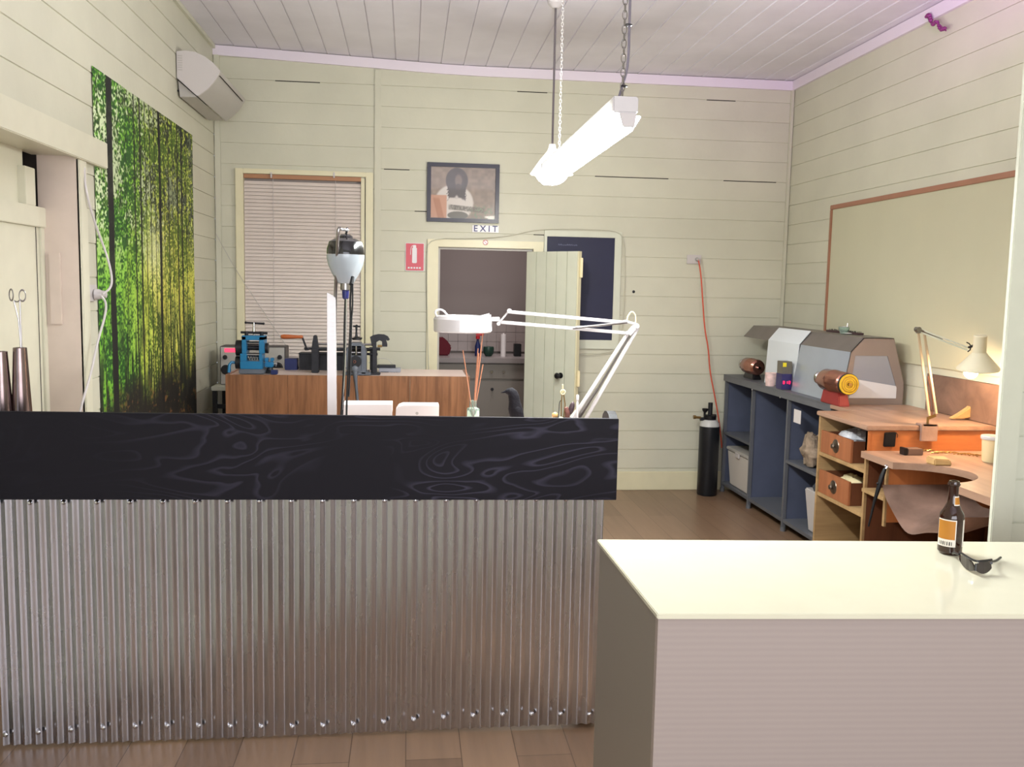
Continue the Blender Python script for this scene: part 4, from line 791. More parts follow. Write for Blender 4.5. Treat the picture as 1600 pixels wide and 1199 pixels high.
mb = MB(); mb.bar(P(921, 617, y=y+.015), P(886, 662, y=y+.015), .012, .012); mb.build('brace', 'greyplastic', t)
b = on(893, y); mb = MB(); mb.lathe([(0, 0), (.05, 0), (.05, .012), (.02, .02), (.02, .05), (0, .05)], b); mb.build('base', 'greyplastic', t)
# tools beside the lamp
y = 3.34
c = on(881, y); s_ = y/F_PX
t = thing('tool_pot', 'low dark pot of jewellery tools behind the counter beside the lamp', 'pot', c)
mb = MB(); mb.lathe([(0, 0), (.038, 0), (.042, .07), (.038, .07), (.034, .006), (0, .006)], c); mb.build('pot', 'black', t)
mb = MB(); c1 = P(867, 649, y=y); mb.ball(c1, .0118, n=16); mb.cyl(c1, V(c1.x+.012, y, zd+.01), .004); tag(mb.build('wooden_handle', 'cork'), 'tan wooden ball handle of a tool, left one in the pot', 'tool')
mb = MB(); c1 = P(876.5, 655, y=y-.02); mb.ball(c1, .0115, (1, 1, .7), n=16); mb.cyl(c1, V(c1.x+.004, y-.01, zd+.01), .004); tag(mb.build('wooden_handle', 'cream'), 'pale round tool handle just above the counter edge', 'tool')
t = thing('dividers', 'brass and steel dividers standing in the tool pot', 'dividers', P(879, 650, y=y))
mb = MB(); mb.tube([P(879.5, 601, y=y), P(879.5, 614, y=y)], .0028); mb.torus(P(879.5, 613, y=y), .008, .003, (0, 1, 0)); mb.build('grip', 'cream', t)
mb = MB(); mb.tube([P(878.5, 615, y=y), P(877, 630, y=y), P(877, 652, y=y)], .0022); mb.build('leg', 'brass', t)
mb = MB(); mb.tube([P(880.5, 615, y=y), P(883, 632, y=y), P(881, 652, y=y)], .0022); mb.build('leg', 'brass', t)
mb = MB(); mb.tube([P(872, 652, y=y+.01), P(873.5, 640, y=y+.01), P(874, 628, y=y+.01), P(878, 625, y=y+.01)], .0014, 6, 2); tag(mb.build('wire_hook', 'castiron'), 'thin dark curved wire tool left of the dividers', 'tool')
t = thing('hammer', 'small hammer with dark oval head standing in the tool pot', 'hammer', P(892, 650, y=y))
mb = MB(); mb.ball(P(893, 638, y=y), .0255, (.42, .4, 1), Matrix.Rotation(.25, 3, 'Y')); mb.build('head', mat('dark_purple_head', (66, 50, 56), .4), t)
mb = MB(); mb.tube([P(884, 637, y=y), P(887, 645, y=y), P(886, 656, y=y)], [.008, .0105, .008], 12); mb.build('grip', mat('reddish_brown_grip', (120, 78, 70), .5), t)
y = 3.36; c = on(903, y); mb = MB(); zt_ = P(903, 617, y=y).z-zd; mb.lathe([(0, 0), (.0052, 0), (.0052, zt_-.028), (.0045, zt_-.026), (.0045, zt_-.022), (.0058, zt_-.02), (.0058, zt_-.003), (.004, zt_), (0, zt_)], c, n=14); tag(mb.build('marker_pen', 'whitegloss'), 'slim white marker pen upright beside the lamp arm', 'pen')
# ------------------------------------------------------------------ teak laminate cabinet with machines
yc = 6.0; zc = 1.012
cx0 = P(352, 600, y=yc).x; cx1 = P(734, 600, y=yc).x
t = thing('laminate_cabinet', 'brown woodgrain laminate cabinet below the back window', 'cabinet', ((cx0+cx1)/2, 6.3, 0))
mb = MB()
for i in range(4): xa = cx0+(cx1-cx0)*i/4; xb = cx0+(cx1-cx0)*(i+1)/4; mb.box(xa+.0008, xb-.0008, yc, yc+.018, 0, zc, .0008)
mb.build('front_panel', 'laminatewood', t)
mb = MB(); mb.box(cx0, cx0+.018, yc+.018, 6.55, 0, zc); mb.build('side_panel', 'laminatewood', t); mb = MB(); mb.box(cx1-.018, cx1, yc+.018, 6.55, 0, zc); mb.build('side_panel', 'laminatewood', t)
mb = MB(); mb.box(cx0+.018, cx1-.018, yc+.018, 6.55, zc-.025, zc-.004); mb.build('top', 'whitelam', t)
# cream table left behind it
yt = 6.62
t = thing('side_table', 'small cream table with black legs in the left back corner', 'table', (-1.15, 6.8, 0))
zt_ = P(343, 602, y=yt+.1).z
mb = MB(); mb.box(XL+.05, -.72, yt, 7.03, zt_-.03, zt_, .003); mb.build('table_top', 'palegreen', t)
for x in (XL+.07, -.76):
    for yk in (yt+.03, 6.99): mb = MB(); mb.box(x-.015, x+.015, yk-.015, yk+.015, 0, zt_-.03); mb.build('leg', 'black', t)
mb = MB(); mb.box(XL+.07, -.76, yt+.02, yt+.04, zt_-.16, zt_-.13); mb.build('rail', 'black', t)
y = 6.74; a = P(343.5, 541, y=y); b = P(446, 600, y=y)
t = thing('electroplating_rectifier', 'grey control box with red display behind the blue rolling mill', 'control box', ((a.x+b.x)/2, y+.1, zt_))
mb = MB(); mb.box(a.x, b.x, y, y+.2, zt_, a.z, .004); bx_ = mb.build('case', mat('dark_case', (70, 66, 66), .5), t)
mb = MB(); mb.box(a.x+.006, b.x-.006, y-.004, y, zt_+.006, a.z-.006, .001); fp = mb.build('front_panel', 'greyplastic', t)
def dd(px, py, dy=-.004): return P(px, py, y=y+dy)
mb = MB(); q0 = dd(351, 544.5); q1 = dd(366, 550.5); mb.box(q0.x, q1.x+.02, y-.007, y-.004, q1.z, q0.z); mb.build('display', 'ledpink', fp)
for px, py, r_ in ((351.5, 558.5, .017), (437, 558.5, .017), (353, 578, .036), (434, 574, .036)):
    mb = MB(); q0 = dd(px, py); mb.lathe([(0, -.02), (r_*.75, -.02), (r_*.85, -.004), (r_, 0)], q0, (0, 1, 0), 20); mb.build('dial', 'castiron', fp)
# blue rolling mill
y = 6.06; K = lambda px, py, dy=0: P(px, py, y=y)+V(0, dy, 0)
t = thing('blue_rolling_mill', 'blue hand rolling mill with T handle on the laminate cabinet', 'rolling mill', (K(392, 585).x, y+.06, zc))
mb = MB(); a = K(373, 580); b = K(413, 588); mb.box(a.x, b.x, y-.0, y+.16, zc, zc+.03, .004); mb.build('base', 'greyiron', t)
zb = zc+.03
mb = MB(); xl, xr_ = K(374.5, 560).x, K(409, 560).x; zm = K(390, 553).z; mb.box(xl, xr_, y+.01, y+.14, zb, K(390, 565).z, .003); zq = K(390, 565).z
xi0, xi1 = K(384, 540).x, K(404, 540).x; xt0, xt1 = K(377, 540).x, K(412, 540).x
mb.box(xl, xi0, y+.01, y+.14, zq, zm, .003); mb.box(xi1-.0, xr_, y+.01, y+.14, zq, zm, .003)
mb.box(xt0, xi0, y+.012, y+.14, zm, K(390, 526).z, .003); mb.box(xi1, xt1, y+.012, y+.14, zm, K(390, 526).z, .003); mb.box(xt0, xt1, y+.012, y+.14, K(390, 532).z, K(390, 525).z, .003); fr = mb.build('frame', 'blueenamel', t)
for py, r_ in ((537.5, .012), (545, .016), (556, .014)):
    mb = MB(); mb.cyl((xi0, y+.075, K(390, py).z), (xi1, y+.075, K(390, py).z), r_, n=20)
    mb.build('roller', 'steel' if py != 545 else 'castiron', t)
mb = MB()
for i in range(5): xx = xi0+(xi1-xi0)*(i+.5)/5; mb.torus((xx, y+.05, K(390, 560).z), .011, .005, (1, 0, 0), 16, 6)
mb.build('grooved_roller', 'steel', t)
mb = MB(); mb.cyl(K(394, 526, .07), K(394, 505, .07), .007); mb.lathe([(.011, 0), (.006, .05)], K(394, 522, .07)); mb.build('screw', 'chrome', t)
mb = MB(); mb.cyl(K(381, 505, .07), K(409, 506.5, .07), .006); mb.ball(K(381, 505, .07), .008, n=10); mb.ball(K(409, 506.5, .07), .008, n=10); mb.build('t_handle', 'castiron', t)
mb = MB(); mb.cyl(K(374, 520, .05), K(416, 521.5, .05), .008); 
for px in (383, 407): mb.cyl(K(px, 519, .05), K(px, 526, .05), .012)
mb.build('gear_bar', 'castiron', t)
for px0, px1 in ((366, 376), (412, 417)):
    mb = MB(); a = K(px0, 532); b = K(px1, 578); mb.cyl((a.x, y+.075, K(370, 545).z), (b.x, y+.075, K(370, 545).z), .052 if px0 < 380 else .034, n=28); 
    if px0 < 380: mb.cyl((a.x-.004, y+.075, K(370, 568).z), (b.x-.004, y+.075, K(370, 568).z), .042, n=28)
    mb.build('gear', 'castiron', t)
mb = MB(); mb.tube([K(367, 568, .06), K(357, 567, .04), K(356.5, 583, .02)], .010, 10, 1); mb.build('crank', 'blueenamel', t)
# small blue vise tool beside the mill
y = 6.1; t = thing('small_vise', 'small blue and chrome bench vise to the right of blue mill', 'vise', (K(422, 580).x, y+.05, zc))
mb = MB(); mb.lathe([(0, 0), (.04, 0), (.04, .008), (.022, .02), (.016, .04), (0, .04)], (P(420, 580, y=y).x, y+.05, zc)); mb.build('base', 'castiron', t)
mb = MB(); c = P(421, 568, y=y+.05); mb.box(c.x-.028, c.x+.028, y+.02, y+.08, zc+.038, zc+.075, .006); mb.box(c.x-.028, c.x-.004, y+.02, y+.08, zc+.075, zc+.1, .004); mb.box(c.x+.008, c.x+.028, y+.02, y+.08, zc+.075, zc+.1, .004); mb.build('jaws', 'blueenamel', t)
mb = MB(); mb.cyl((c.x-.06, y+.05, zc+.06), (c.x+.05, y+.05, zc+.06), .006); mb.cyl((c.x+.045, y+.03, zc+.045), (c.x+.045, y+.07, zc+.08), .003); mb.build('screw_bar', 'chrome', t)
mb = MB(); a = P(424, 584, y=6.06); b = P(434, 577, y=6.06); mb.box(a.x, b.x, 6.03, 6.08, zc, zc+.028, .003); tag(mb.build('blue_block', 'bluebox'), 'low dark blue block in front of the small vise', 'block')
y = 6.4; a = P(445, 580, y=y); b = P(464, 561, y=y); mb = MB(); mb.box(a.x, b.x, y, y+.1, zc-.004, b.z, .002); tag(mb.build('blue_carton', 'bluebox'), 'small dark blue carton left of the long black case', 'box')
y = 6.4; a = P(467, 580, y=y); b = P(538, 552.5, y=y); t = thing('black_case', 'long low black case behind the wooden handled machine', 'case', ((a.x+b.x)/2, y, zc-.004))
mb = MB(); mb.box(a.x, b.x, y, y+.12, zc-.004, b.z-.012, .003); mb.build('body', 'castiron', t)
mb = MB(); mb.box(a.x-.002, b.x+.002, y-.003, y+.123, b.z-.012, b.z, .002); mb.build('lid', 'castiron', t)
# bending rolls with wooden crank handle
y = 6.22; K = lambda px, py, dy=0: P(px, py, y=y)+V(0, dy, 0)
t = thing('slip_roll', 'black bending roll machine with a wooden crank handle on the cabinet', 'roll bender', (K(545, 580).x, y, zc-.004))
for px0, px1, top in ((487, 498, 524), (578, 589, 548)):
    mb = MB(); a = K(px0, 585); b = K(px1, top); mb.box(a.x, b.x, y-.02, y+.05, zc-.004, K(px0, 545).z, .004); mb.prism([V(a.x, y-.02, K(px0, 545).z), V(b.x, y-.02, K(px0, 545).z), V(b.x-.012, y-.02, b.z), V(a.x+.014, y-.02, b.z)], (0, .05, 0), .004); mb.build('side_frame', 'castiron', t)
for py, r_, dy, m_ in ((545.5, .012, .0, 'castiron'), (538, .008, .035, 'steel'), (553, .008, .03, 'castiron')):
    mb = MB(); mb.cyl(K(489, py, dy), K(584, py+1, dy), r_, n=18); mb.build('roller', m_, t)
mb = MB(); mb.bar(K(483, 545.5, -.02), K(477, 545.5, -.02), .016, .016); mb.cyl(K(490, 544.5, 0), K(476, 544.5, -.02), .008); mb.bar(K(480, 546, -.02), K(473, 527, -.02), .016, .012, .003); mb.build('crank_arm', 'castiron', t)
mb = MB(); c = K(474, 526.5, -.02); e = K(439, 526, -.02); d_ = (e-c).length; mb.lathe([(0, 0), (.010, 0), (.012, .01), (.011, .03), (.014, d_*.6), (.0155, d_*.85), (.012, d_*.97), (0, d_)], c, (e-c)); mb.build('handle', mat('reddish_wood_handle', (168, 88, 44), .35, noise=.1), t)
# grey rolling mill with crank
y = 6.04; K = lambda px, py, dy=0: P(px, py, y=y)+V(0, dy, 0)
t = thing('grey_rolling_mill', 'grey rolling mill with hanging crank at centre of the cabinet', 'rolling mill', (K(557, 585).x, y+.06, zc))
mb = MB(); a = K(540, 587); b = K(579, 581); mb.box(a.x, b.x, y+.0, y+.15, zc, zc+.022, .004); mb.build('base', 'greyiron', t)
mb = MB(); out = [(541, 584), (541, 550), (543, 543), (549, 537), (561, 536), (568, 540), (571, 548), (572, 584)]
mb.prism([K(541, 585), K(541, 549), K(544, 541), K(548, 538), K(548, 585)], (0, .13, 0), .003); mb.prism([K(564, 585), K(564, 537), K(569, 541), K(572, 550), K(572, 585)], (0, .13, 0), .003); mb.box(K(548, 560).x, K(564, 560).x, y, y+.13, zc+.02, K(556, 556).z); mb.box(K(548, 560).x, K(564, 560).x, y, y+.13, K(556, 541).z, K(556, 536).z, .002); mb.build('frame', 'greyiron', t)
for py in (545, 552): mb = MB(); mb.cyl(K(547, py, .05), K(565, py, .05), .014, n=18); mb.build('roller', 'castiron' if py == 545 else 'steel', t)
mb = MB(); mb.cyl(K(556.5, 555, -.006), K(556.5, 541, -.006), .006); mb.build('gauge', 'chrome', t)
mb = MB(); mb.lathe([(.014, 0), (.007, .03), (.006, .06), (.009, .09)], K(556, 531, .06)); mb.lathe([(.03, -.004), (.03, .008), (.014, .016)], K(557, 531, .06)); mb.cyl(K(549, 530, .06), K(565, 529.5, .06), .006); mb.build('screw', 'castiron', t)
mb = MB(); mb.cyl(K(551, 510.5, .06), K(562, 511, .06), .006); mb.ball(K(556.5, 510, .06), .009, n=12); mb.build('t_handle', 'castiron', t)
mb = MB(); mb.cyl(K(556, 565, .0), K(556, 565, -.025), .038, n=28); mb.build('crank_hub', 'black', t)
mb = MB(); mb.torus(K(554.5, 565, -.027), .008, .0025, (0, 1, 0), 16, 6); mb.build('hub_ring', 'copper', t)
mb = MB(); mb.ball(K(555, 577, -.035), .026, (1, .6, 1), n=16); mb.tube([K(555, 578, -.04), K(557, 600, -.045), K(560, 632, -.045)], [.017, .010, .009], 12); mb.build('crank_arm', 'greyiron', t)
for px in (543, 577): mb = MB(); mb.cyl(K(px, 581, -.0), K(px, 578, -.0), .008); mb.build('bolt', 'chrome', t)
# stand tool with curved head, right of the mill
y = 6.12; K = lambda px, py, dy=0: P(px, py, y=y)+V(0, dy, 0)
t = thing('guillotine_shear', 'black bench press tool with arched head right of the grey mill', 'press', (K(585, 580).x, y, zc-.004))
mb = MB(); a = K(578, 580); b = K(592, 575); mb.box(a.x-.01, b.x+.01, y-.03, y+.05, zc-.004, zc+.012, .003); mb.box(K(582, 560).x, K(588, 560).x, y-.01, y+.02, zc+.012, K(585, 536).z, .003); mb.build('column', 'castiron', t)
mb = MB(); mb.prism([K(581, 541), K(579, 531), K(578, 527), K(583, 524), K(591, 522.5), K(600, 523), K(606, 526), K(609, 531), K(606, 533), K(603, 531), K(605, 538), K(605, 542), K(597, 542), K(597, 534), K(593, 532), K(588, 535), K(587, 541)], (0, .04, 0)); mb.build('arched_head', 'castiron', t)
mb = MB(); mb.cyl(K(577, 545, .01), K(594, 546, .01), .010); mb.cyl(K(577, 554, .01), K(590, 554, .01), .008); mb.build('cross_bar', 'castiron', t)
mb = MB(); mb.cyl(K(590, 541, -.0), K(597, 541, -.0), .008); mb.build('brass_nut', 'brass', t)
# radio / small devices
y = 6.3; K = lambda px, py, dy=0: P(px, py, y=y)+V(0, dy, 0)
t = thing('small_control_box', 'small grey device with black box on it at cabinet right of the press', 'device', (K(610, 580).x, y+.05, zc-.004))
mb = MB(); a = K(592, 590); b = K(626, 576); mb.box(a.x, b.x, y, y+.1, zc-.004, b.z, .003); mb.build('case', mat('mid_grey_case', (138, 140, 148), .4), t)
mb = MB(); a = K(589, 577); b = K(618, 571.5); mb.box(a.x, b.x, y+.02, y+.1, a.z+.004, b.z, .003); mb.build('upper_box', 'castiron', t)
mb = MB(); a = K(595, 586); b = K(607, 581); mb.box(a.x, b.x, y-.002, y, a.z, b.z); mb.build('panel', 'castiron', t)
for px in (612, 616, 620): mb = MB(); mb.cyl(K(px, 583, 0), K(px, 583, -.008), .005, n=10); mb.build('knob', 'castiron', t)
mb = MB(); mb.tube([K(576, 568, .03), K(585, 563, .03), K(597, 560, .03), K(607, 562, .03), K(613, 570, .03)], .0025, 6, 2); mb.build('cable', 'greyplastic', t)
# ------------------------------------------------------------------ grey steel polishing bench
gx = 2.515; gz = .95; gy1 = 7.03; gy0 = 4.99
t = thing('polishing_bench', 'blue grey steel bench with open bays along the right wall', 'workbench', (2.75, 6.0, 0))
mb = MB(); mb.box(gx-.012, XR-.03, 5.15, gy1, gz-.012, gz, .002); mb.box(gx-.012, gx+.006, 5.15, gy1, gz-.05, gz-.012, .002); mb.build('bench_top', 'greylam', t)
ups = [7.015, P(1174, 640, x=gx).y, P(1229, 660, x=gx).y, 5.05]
for yu in ups: mb = MB(); mb.box(gx, gx+.025, yu-.012, yu+.012, .03, gz-.05, .002); mb.cyl((gx+.012, yu, 0), (gx+.012, yu, .03), .018, n=12); mb.build('upright', 'greylam', t)
for yu in ups: mb = MB(); mb.box(gx+.025, XR-.04, yu-.004, yu+.004, .06, gz-.05); mb.build('divider', 'bluelam', t)
mb = MB(); mb.box(XR-.04, XR-.034, gy0+.03, gy1-.01, .06, gz-.05); mb.build('back_panel', 'bluelam', t)
zs1 = P(1128, 673, x=gx).z
for i in (0, 2): mb = MB(); mb.box(gx+.002, XR-.041, ups[i+1]+.012, ups[i]-.012, zs1-.02, zs1, .002); mb.build('shelf', 'greylam', t)
mb = MB(); mb.box(gx+.003, XR-.041, ups[3]+.012, ups[0]-.012, .06, .085, .002); mb.build('bottom_shelf', 'greylam', t)
for px, py in ((1176, 609), (1220, 621)):
    c = P(px, py, x=gx-.012); mb = MB(); mb.cyl(c, c+V(-.006, 0, 0), .007, n=10); mb.build('bolt', 'chrome', t)
# storage tub in the first bay
c0 = V(gx+.03, 6.55, .086)
t = thing('storage_tub', 'clear plastic storage tub with grey lid in the first bench bay', 'tub', (2.68, 6.72, .086))
mb = MB(); mb.hexa([(gx+.03, 6.52, .086), (2.86, 6.52, .086), (2.86, 6.9, .086), (gx+.03, 6.9, .086), (gx+.015, 6.49, .36), (2.89, 6.49, .36), (2.89, 6.94, .36), (gx+.015, 6.94, .36)], .008); mb.build('tub_body', 'tub', t)
mb = MB(); mb.box(gx+.008, 2.9, 6.48, 6.95, .36, .385, .005); mb.build('lid', 'greyplastic', t)
mb = MB(); mb.box(gx+.002, gx+.012, 6.66, 6.74, .33, .37, .003); mb.build('clip', 'white', t)
def blob(mb, c, r, seed, sc=(1, 1, 1), rough=.25, n=20):
    rs = random.Random(seed); b0 = len(mb.bm.verts); mb.ball(c, r, sc, n=n); mb.bm.verts.ensure_lookup_table(); c = V(c)
    for v in mb.bm.verts[b0:]:
        d = v.co-c; v.co = c+d*(1+rough*(rs.random()-.5)+.12*math.sin(d.x*60+seed)+.1*math.sin(d.z*70+seed*2))
        v.co.z = max(v.co.z, c.z-r*sc[2]*.92)
    return mb
mb = MB(); blob(mb, (gx+.09, 5.56, zs1+.105), .11, 4, (.6, .9, .98)); tag(mb.build('rag_bundle', 'cloth'), 'crumpled beige and brown rags on the upper shelf of bench bay', 'cloth')
c = P(1243, 650, x=gx+.01); mb = MB(); mb.box(gx+.003, gx+.005, P(1251, 640, x=gx).y, P(1240, 640, x=gx).y, P(1243, 661, x=gx).z, P(1243, 640, x=gx).z+.0, 0); tag(mb.build('paper_note', 'paper'), 'white paper sheet hanging at the top of the third bench bay', 'paper')
t = thing('waste_bin', 'white plastic bin with a dark bag in the lower bench bay', 'bin', (gx+.14, 5.28, .086))
mb = MB(); mb.hexa([(gx+.05, 5.33, .086), (gx+.24, 5.33, .086), (gx+.24, 5.5, .086), (gx+.05, 5.5, .086), (gx+.03, 5.3, .36), (gx+.27, 5.3, .36), (gx+.27, 5.54, .36), (gx+.03, 5.54, .36)], .008); mb.build('bin_body', 'white', t)
mb = MB(); blob(mb, (gx+.15, 5.42, .36), .11, 9, (.95, 1, .8)); mb.build('bin_bag', mat('dark_bin_bag', (70, 74, 80), .3), t)
# ------------------------------------------------------------------ dust hood with polishing motors
y0, y1 = 5.16, 6.92
yAe, yDe = 5.86, 6.40
t = thing('dust_extraction_hood', 'grey metal dust extraction hood standing on the polishing bench', 'hood', (2.8, 6.0, gz))
xb0, xb1, xb2, xb3, xb4 = 2.560, 2.612, 2.69, 2.875, 2.955
z1h, z2h = 1.262, 1.348
def sheet(mb, a, b, ya, yb, th=.004):   # sheet between section points a, b (x,z) over ya..yb
    d = V(b[0]-a[0], 0, b[1]-a[1]).normalized(); n = V(d.z, 0, -d.x)*th
    A0, A1, B0, B1 = V(a[0], ya, a[1]), V(a[0], yb, a[1]), V(b[0], ya, b[1]), V(b[0], yb, b[1])
    return mb.hexa([A0, A1, A1+n, A0+n, B0, B1, B1+n, B0+n])
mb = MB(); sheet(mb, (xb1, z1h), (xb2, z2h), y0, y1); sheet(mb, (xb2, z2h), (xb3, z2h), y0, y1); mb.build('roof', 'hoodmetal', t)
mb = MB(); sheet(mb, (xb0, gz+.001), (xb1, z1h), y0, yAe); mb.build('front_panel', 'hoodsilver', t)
mb = MB(); sheet(mb, (xb0+.028, gz+.001), (xb1-.008, z1h+.002), yAe+.01, yDe); sheet(mb, (xb1-.008, z1h+.002), (xb2-.01, z2h+.006), yAe+.01, yDe); mb.build('front_flap', mat('lit_flap_sheet', (228, 234, 240), .35, metal=.15), t)  # flap's near-white base paints in the light it reflects
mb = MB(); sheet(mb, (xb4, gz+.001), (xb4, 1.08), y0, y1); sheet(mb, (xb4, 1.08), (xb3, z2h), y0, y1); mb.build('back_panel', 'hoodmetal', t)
# end frame with its window
o_ = [(xb0, gz), (xb1, z1h), (xb2, z2h), (xb3, z2h), (xb4, 1.08), (xb4, gz)]
i_ = [(xb0+.055, gz+.035), (xb1+.03, z1h-.02), (xb1+.07, z1h-.02), (xb3-.03, z1h-.02), (xb4-.04, 1.05), (xb4-.04, gz+.035)]
mb = MB()
for k in range(6):
    a_, b_, c_, d_ = o_[k], o_[(k+1) % 6], i_[(k+1) % 6], i_[k]
    mb.hexa([(p[0], y0, p[1]) for p in (a_, b_, c_, d_)]+[(p[0], y0+.012, p[1]) for p in (a_, b_, c_, d_)])
mb.build('end_frame', 'hoodwarm', t, smooth=False)
mb = MB(); mb.prism([(p[0], y0+.005, p[1]) for p in i_], (0, .004, 0)); ep = mb.build('end_window', mat('grey_blue_end_panel', (136, 142, 156), .3, metal=.1), t)
mb = MB(); mb.prism([(i_[0][0]+.0, y0+.001, gz+.037), (i_[5][0], y0+.001, gz+.037), (i_[5][0], y0+.001, gz+.11), (i_[0][0]+.04, y0+.001, gz+.15)], (0, .003, 0)); mb.build('lower_strip', mat('pale_strip', (196, 200, 210), .4), ep)
c = P(1325, 518, x=2.82)
mb = MB(); mb.lathe([(0, 0), (.045, 0), (.046, .003), (.02, .006), (0, .006)], V(c.x, c.y, z2h+.0045)); tag(mb.build('metal_disc', 'paper'), 'shiny round metal disc lying flat on the hood roof', 'disc')  # white base stands in for the lamp's reflection on the metal
t = thing('wire_brush_tray', 'dark bristled brush strip lying at the back of the hood roof', 'brush', (xb3-.03, 5.75, z2h))
mb = MB(); mb.box(xb3-.05, xb3-.01, 5.5, 5.95, z2h+.0005, z2h+.014, .002); mb.build('holder', mat('dark_brown_holder', (72, 52, 52), .7), t)
mb = MB(); rs = random.Random(3)
for i in range(90): yy = 5.51+.43*rs.random(); xx = xb3-.045+.03*rs.random(); mb.bar((xx, yy, z2h+.012), (xx+.004*(rs.random()-.5), yy+.004, z2h+.022), .0014)
mb.build('bristles', 'castiron', t)
t = thing('glass_dish', 'small clear glass dish with wire rim on top of the hood', 'dish', (xb3-.09, 5.62, z2h))
mb = MB(); c = V(xb3-.085, 5.62, z2h+.001); mb.lathe([(0, 0), (.022, 0), (.033, .03), (.035, .045), (.032, .045), (.030, .03), (.02, .004), (0, .004)], c, n=24); mb.build('dish', 'glassclear', t)
mb = MB(); mb.torus(c+V(0, 0, .046), .034, .0015); mb.tube([c+V(.02, 0, .045), c+V(.022, 0, .07)], .0015); mb.build('wire_rim', 'chrome', t)
# motors
def motor(label, yn, yf, xc, zc_, r, disc):
    t = thing('polishing_motor', label, 'motor', (xc, (yn+yf)/2, gz+.0005))
    mb = MB(); L_ = yf-yn; mb.lathe([(0, 0), (r*.7, 0), (r*.95, .012), (r, .025), (r, L_*.45), (r*1.04, L_*.47), (r*1.04, L_*.55), (r*.98, L_*.57), (r*.98, L_*.85), (r*.8, L_*.97), (0, L_)], (xc, yn, zc_), (0, 1, 0), 32); mb.build('motor_body', 'copper', t)
    mb = MB(); mb.hexa([(xc-.025, yn+.03, gz+.0005), (xc+.045, yn+.03, gz+.0005), (xc+.045, yf-.02, gz+.0005), (xc-.025, yf-.02, gz+.0005), (xc-.022, yn+.05, zc_-r*.8), (xc+.03, yn+.05, zc_-r*.8), (xc+.03, yf-.05, zc_-r*.8), (xc-.022, yf-.05, zc_-r*.8)], .005); mb.build('foot', 'redpaint' if disc else 'darkplastic', t)
    mb = MB(); mb.cyl((xc, yn, zc_), (xc, yn-.03, zc_), .01); mb.cyl((xc, yf-.002, zc_), (xc, yf+.05, zc_), .01); mb.build('shaft', 'chrome', t)
    mb = MB(); mb.ball((xc, yf+.07, zc_), .038, (.8, .6, 1), n=18); mb.build('spindle_cap', 'chrome', t)
    if disc:
        mb = MB(); mb.lathe([(0, 0), (.014, 0), (.016, -.004), (.04, -.004), (.044, -.001), (.058, -.001), (.060, .004), (.060, .016), (.057, .02), (0, .02)], (xc, yn-.03, zc_), (0, 1, 0), 36); bf = mb.build('buffing_wheel', 'buff', t)
        for rr in (.020, .033, .046): mb = MB(); mb.torus((xc, yn-.0345, zc_), rr, .0016, (0, 1, 0), 28, 6); mb.build('stitching', 'brass', bf)
        mb = MB(); mb.cyl((xc, yn-.034, zc_), (xc, yn-.044, zc_), .010, n=12); mb.build('nut', 'brass', bf)
        mb = MB(); mb.lathe([(.0605, .002), (.0625, .006), (.0625, .018), (.0605, .022)], (xc, yn-.03, zc_), (0, 1, 0), 36, closed=False); mb.build('wheel_rim', 'castiron', bf)
    return t
mc = P(1330, 601, y=5.2)
motor('copper coloured polishing motor with a yellow buffing wheel in front of the hood', 5.0, 5.3, P(1330, 601, y=4.97).x-.012, P(1330, 601, y=4.97).z, .066, True)
motor('copper coloured polishing motor with bare end at the far end of the bench', 6.56, 6.82, 2.60, P(1178, 574, y=6.6).z, .06, False)
# paper cup and speed control
c = V(gx+.022, P(1203, 610, x=gx+.022).y, gz+.0005)
zt_ = P(1203, 582, x=gx+.03).z-gz
mb = MB(); mb.lathe([(0, 0), (.032, 0), (.040, zt_-.004), (.042, zt_-.002), (.041, zt_), (.038, zt_-.003), (.030, .004), (0, .004)], c, n=28); tag(mb.build('paper_cup', mat('printed_paper_cup', (226, 196, 190), .5, noise=.22, nscale=30)), 'pink and white patterned paper cup on the steel bench', 'cup')
ya2 = P(1226, 614, x=gx+.03).y; zt_ = P(1220, 563, x=gx+.03).z
t = thing('speed_controller', 'dark control box with glowing red digits beside the paper cup', 'control box', (gx+.04, ya2, gz+.0005))
mb = MB(); mb.box(gx-.008, gx+.060, ya2-.03, ya2+.06, gz+.0005, zt_, .002); bo = mb.build('case', mat('grey_brown_case', (104, 98, 86), .45), t)
zmid = P(1226, 585, x=gx).z
mb = MB(); mb.box(gx-.010, gx+.062, ya2-.033, ya2+.061, gz+.0045, zmid, .001); lo_ = mb.build('lower_panel', mat('purple_blue_panel', (48, 40, 92), .4), t)
mb = MB()
def seg(mb, yc_, zc_, s, mask):
    e_ = {'a': (0, 1, 1), 'b': (.5, .5, 0), 'c': (.5, -.5, 0), 'd': (0, -1, 1), 'e': (-.5, -.5, 0), 'f': (-.5, .5, 0), 'g': (0, 0, 1)}
    for k in mask:
        dy, dz, hor = e_[k]
        if hor: mb.box(yc_-.5*s*0-.5*s+.5*s*0+0, yc_+.5*s, ya2-.0355, ya2-.033, zc_+dz*s-.0012, zc_+dz*s+.0012)
        else: mb.box(yc_+dy*s-.0012, yc_+dy*s+.0012, ya2-.0355, ya2-.033, zc_+dz*s-.5*s+.0012, zc_+dz*s+.5*s-.0012)
zz = P(1226, 597, x=gx+.03).z
for i in range(3): seg(mb, gx+.006+i*.02, zz, .0085, 'abcdef' if i != 1 else 'bc')
mb.build('digits', 'led', t)
mb = MB(); mb.box(gx-.005, gx+.020, ya2-.0325, ya2-.0302, zt_-.036, zt_-.008); mb.build('sticker', mat('yellow_sticker', (236, 214, 40), .5), t)
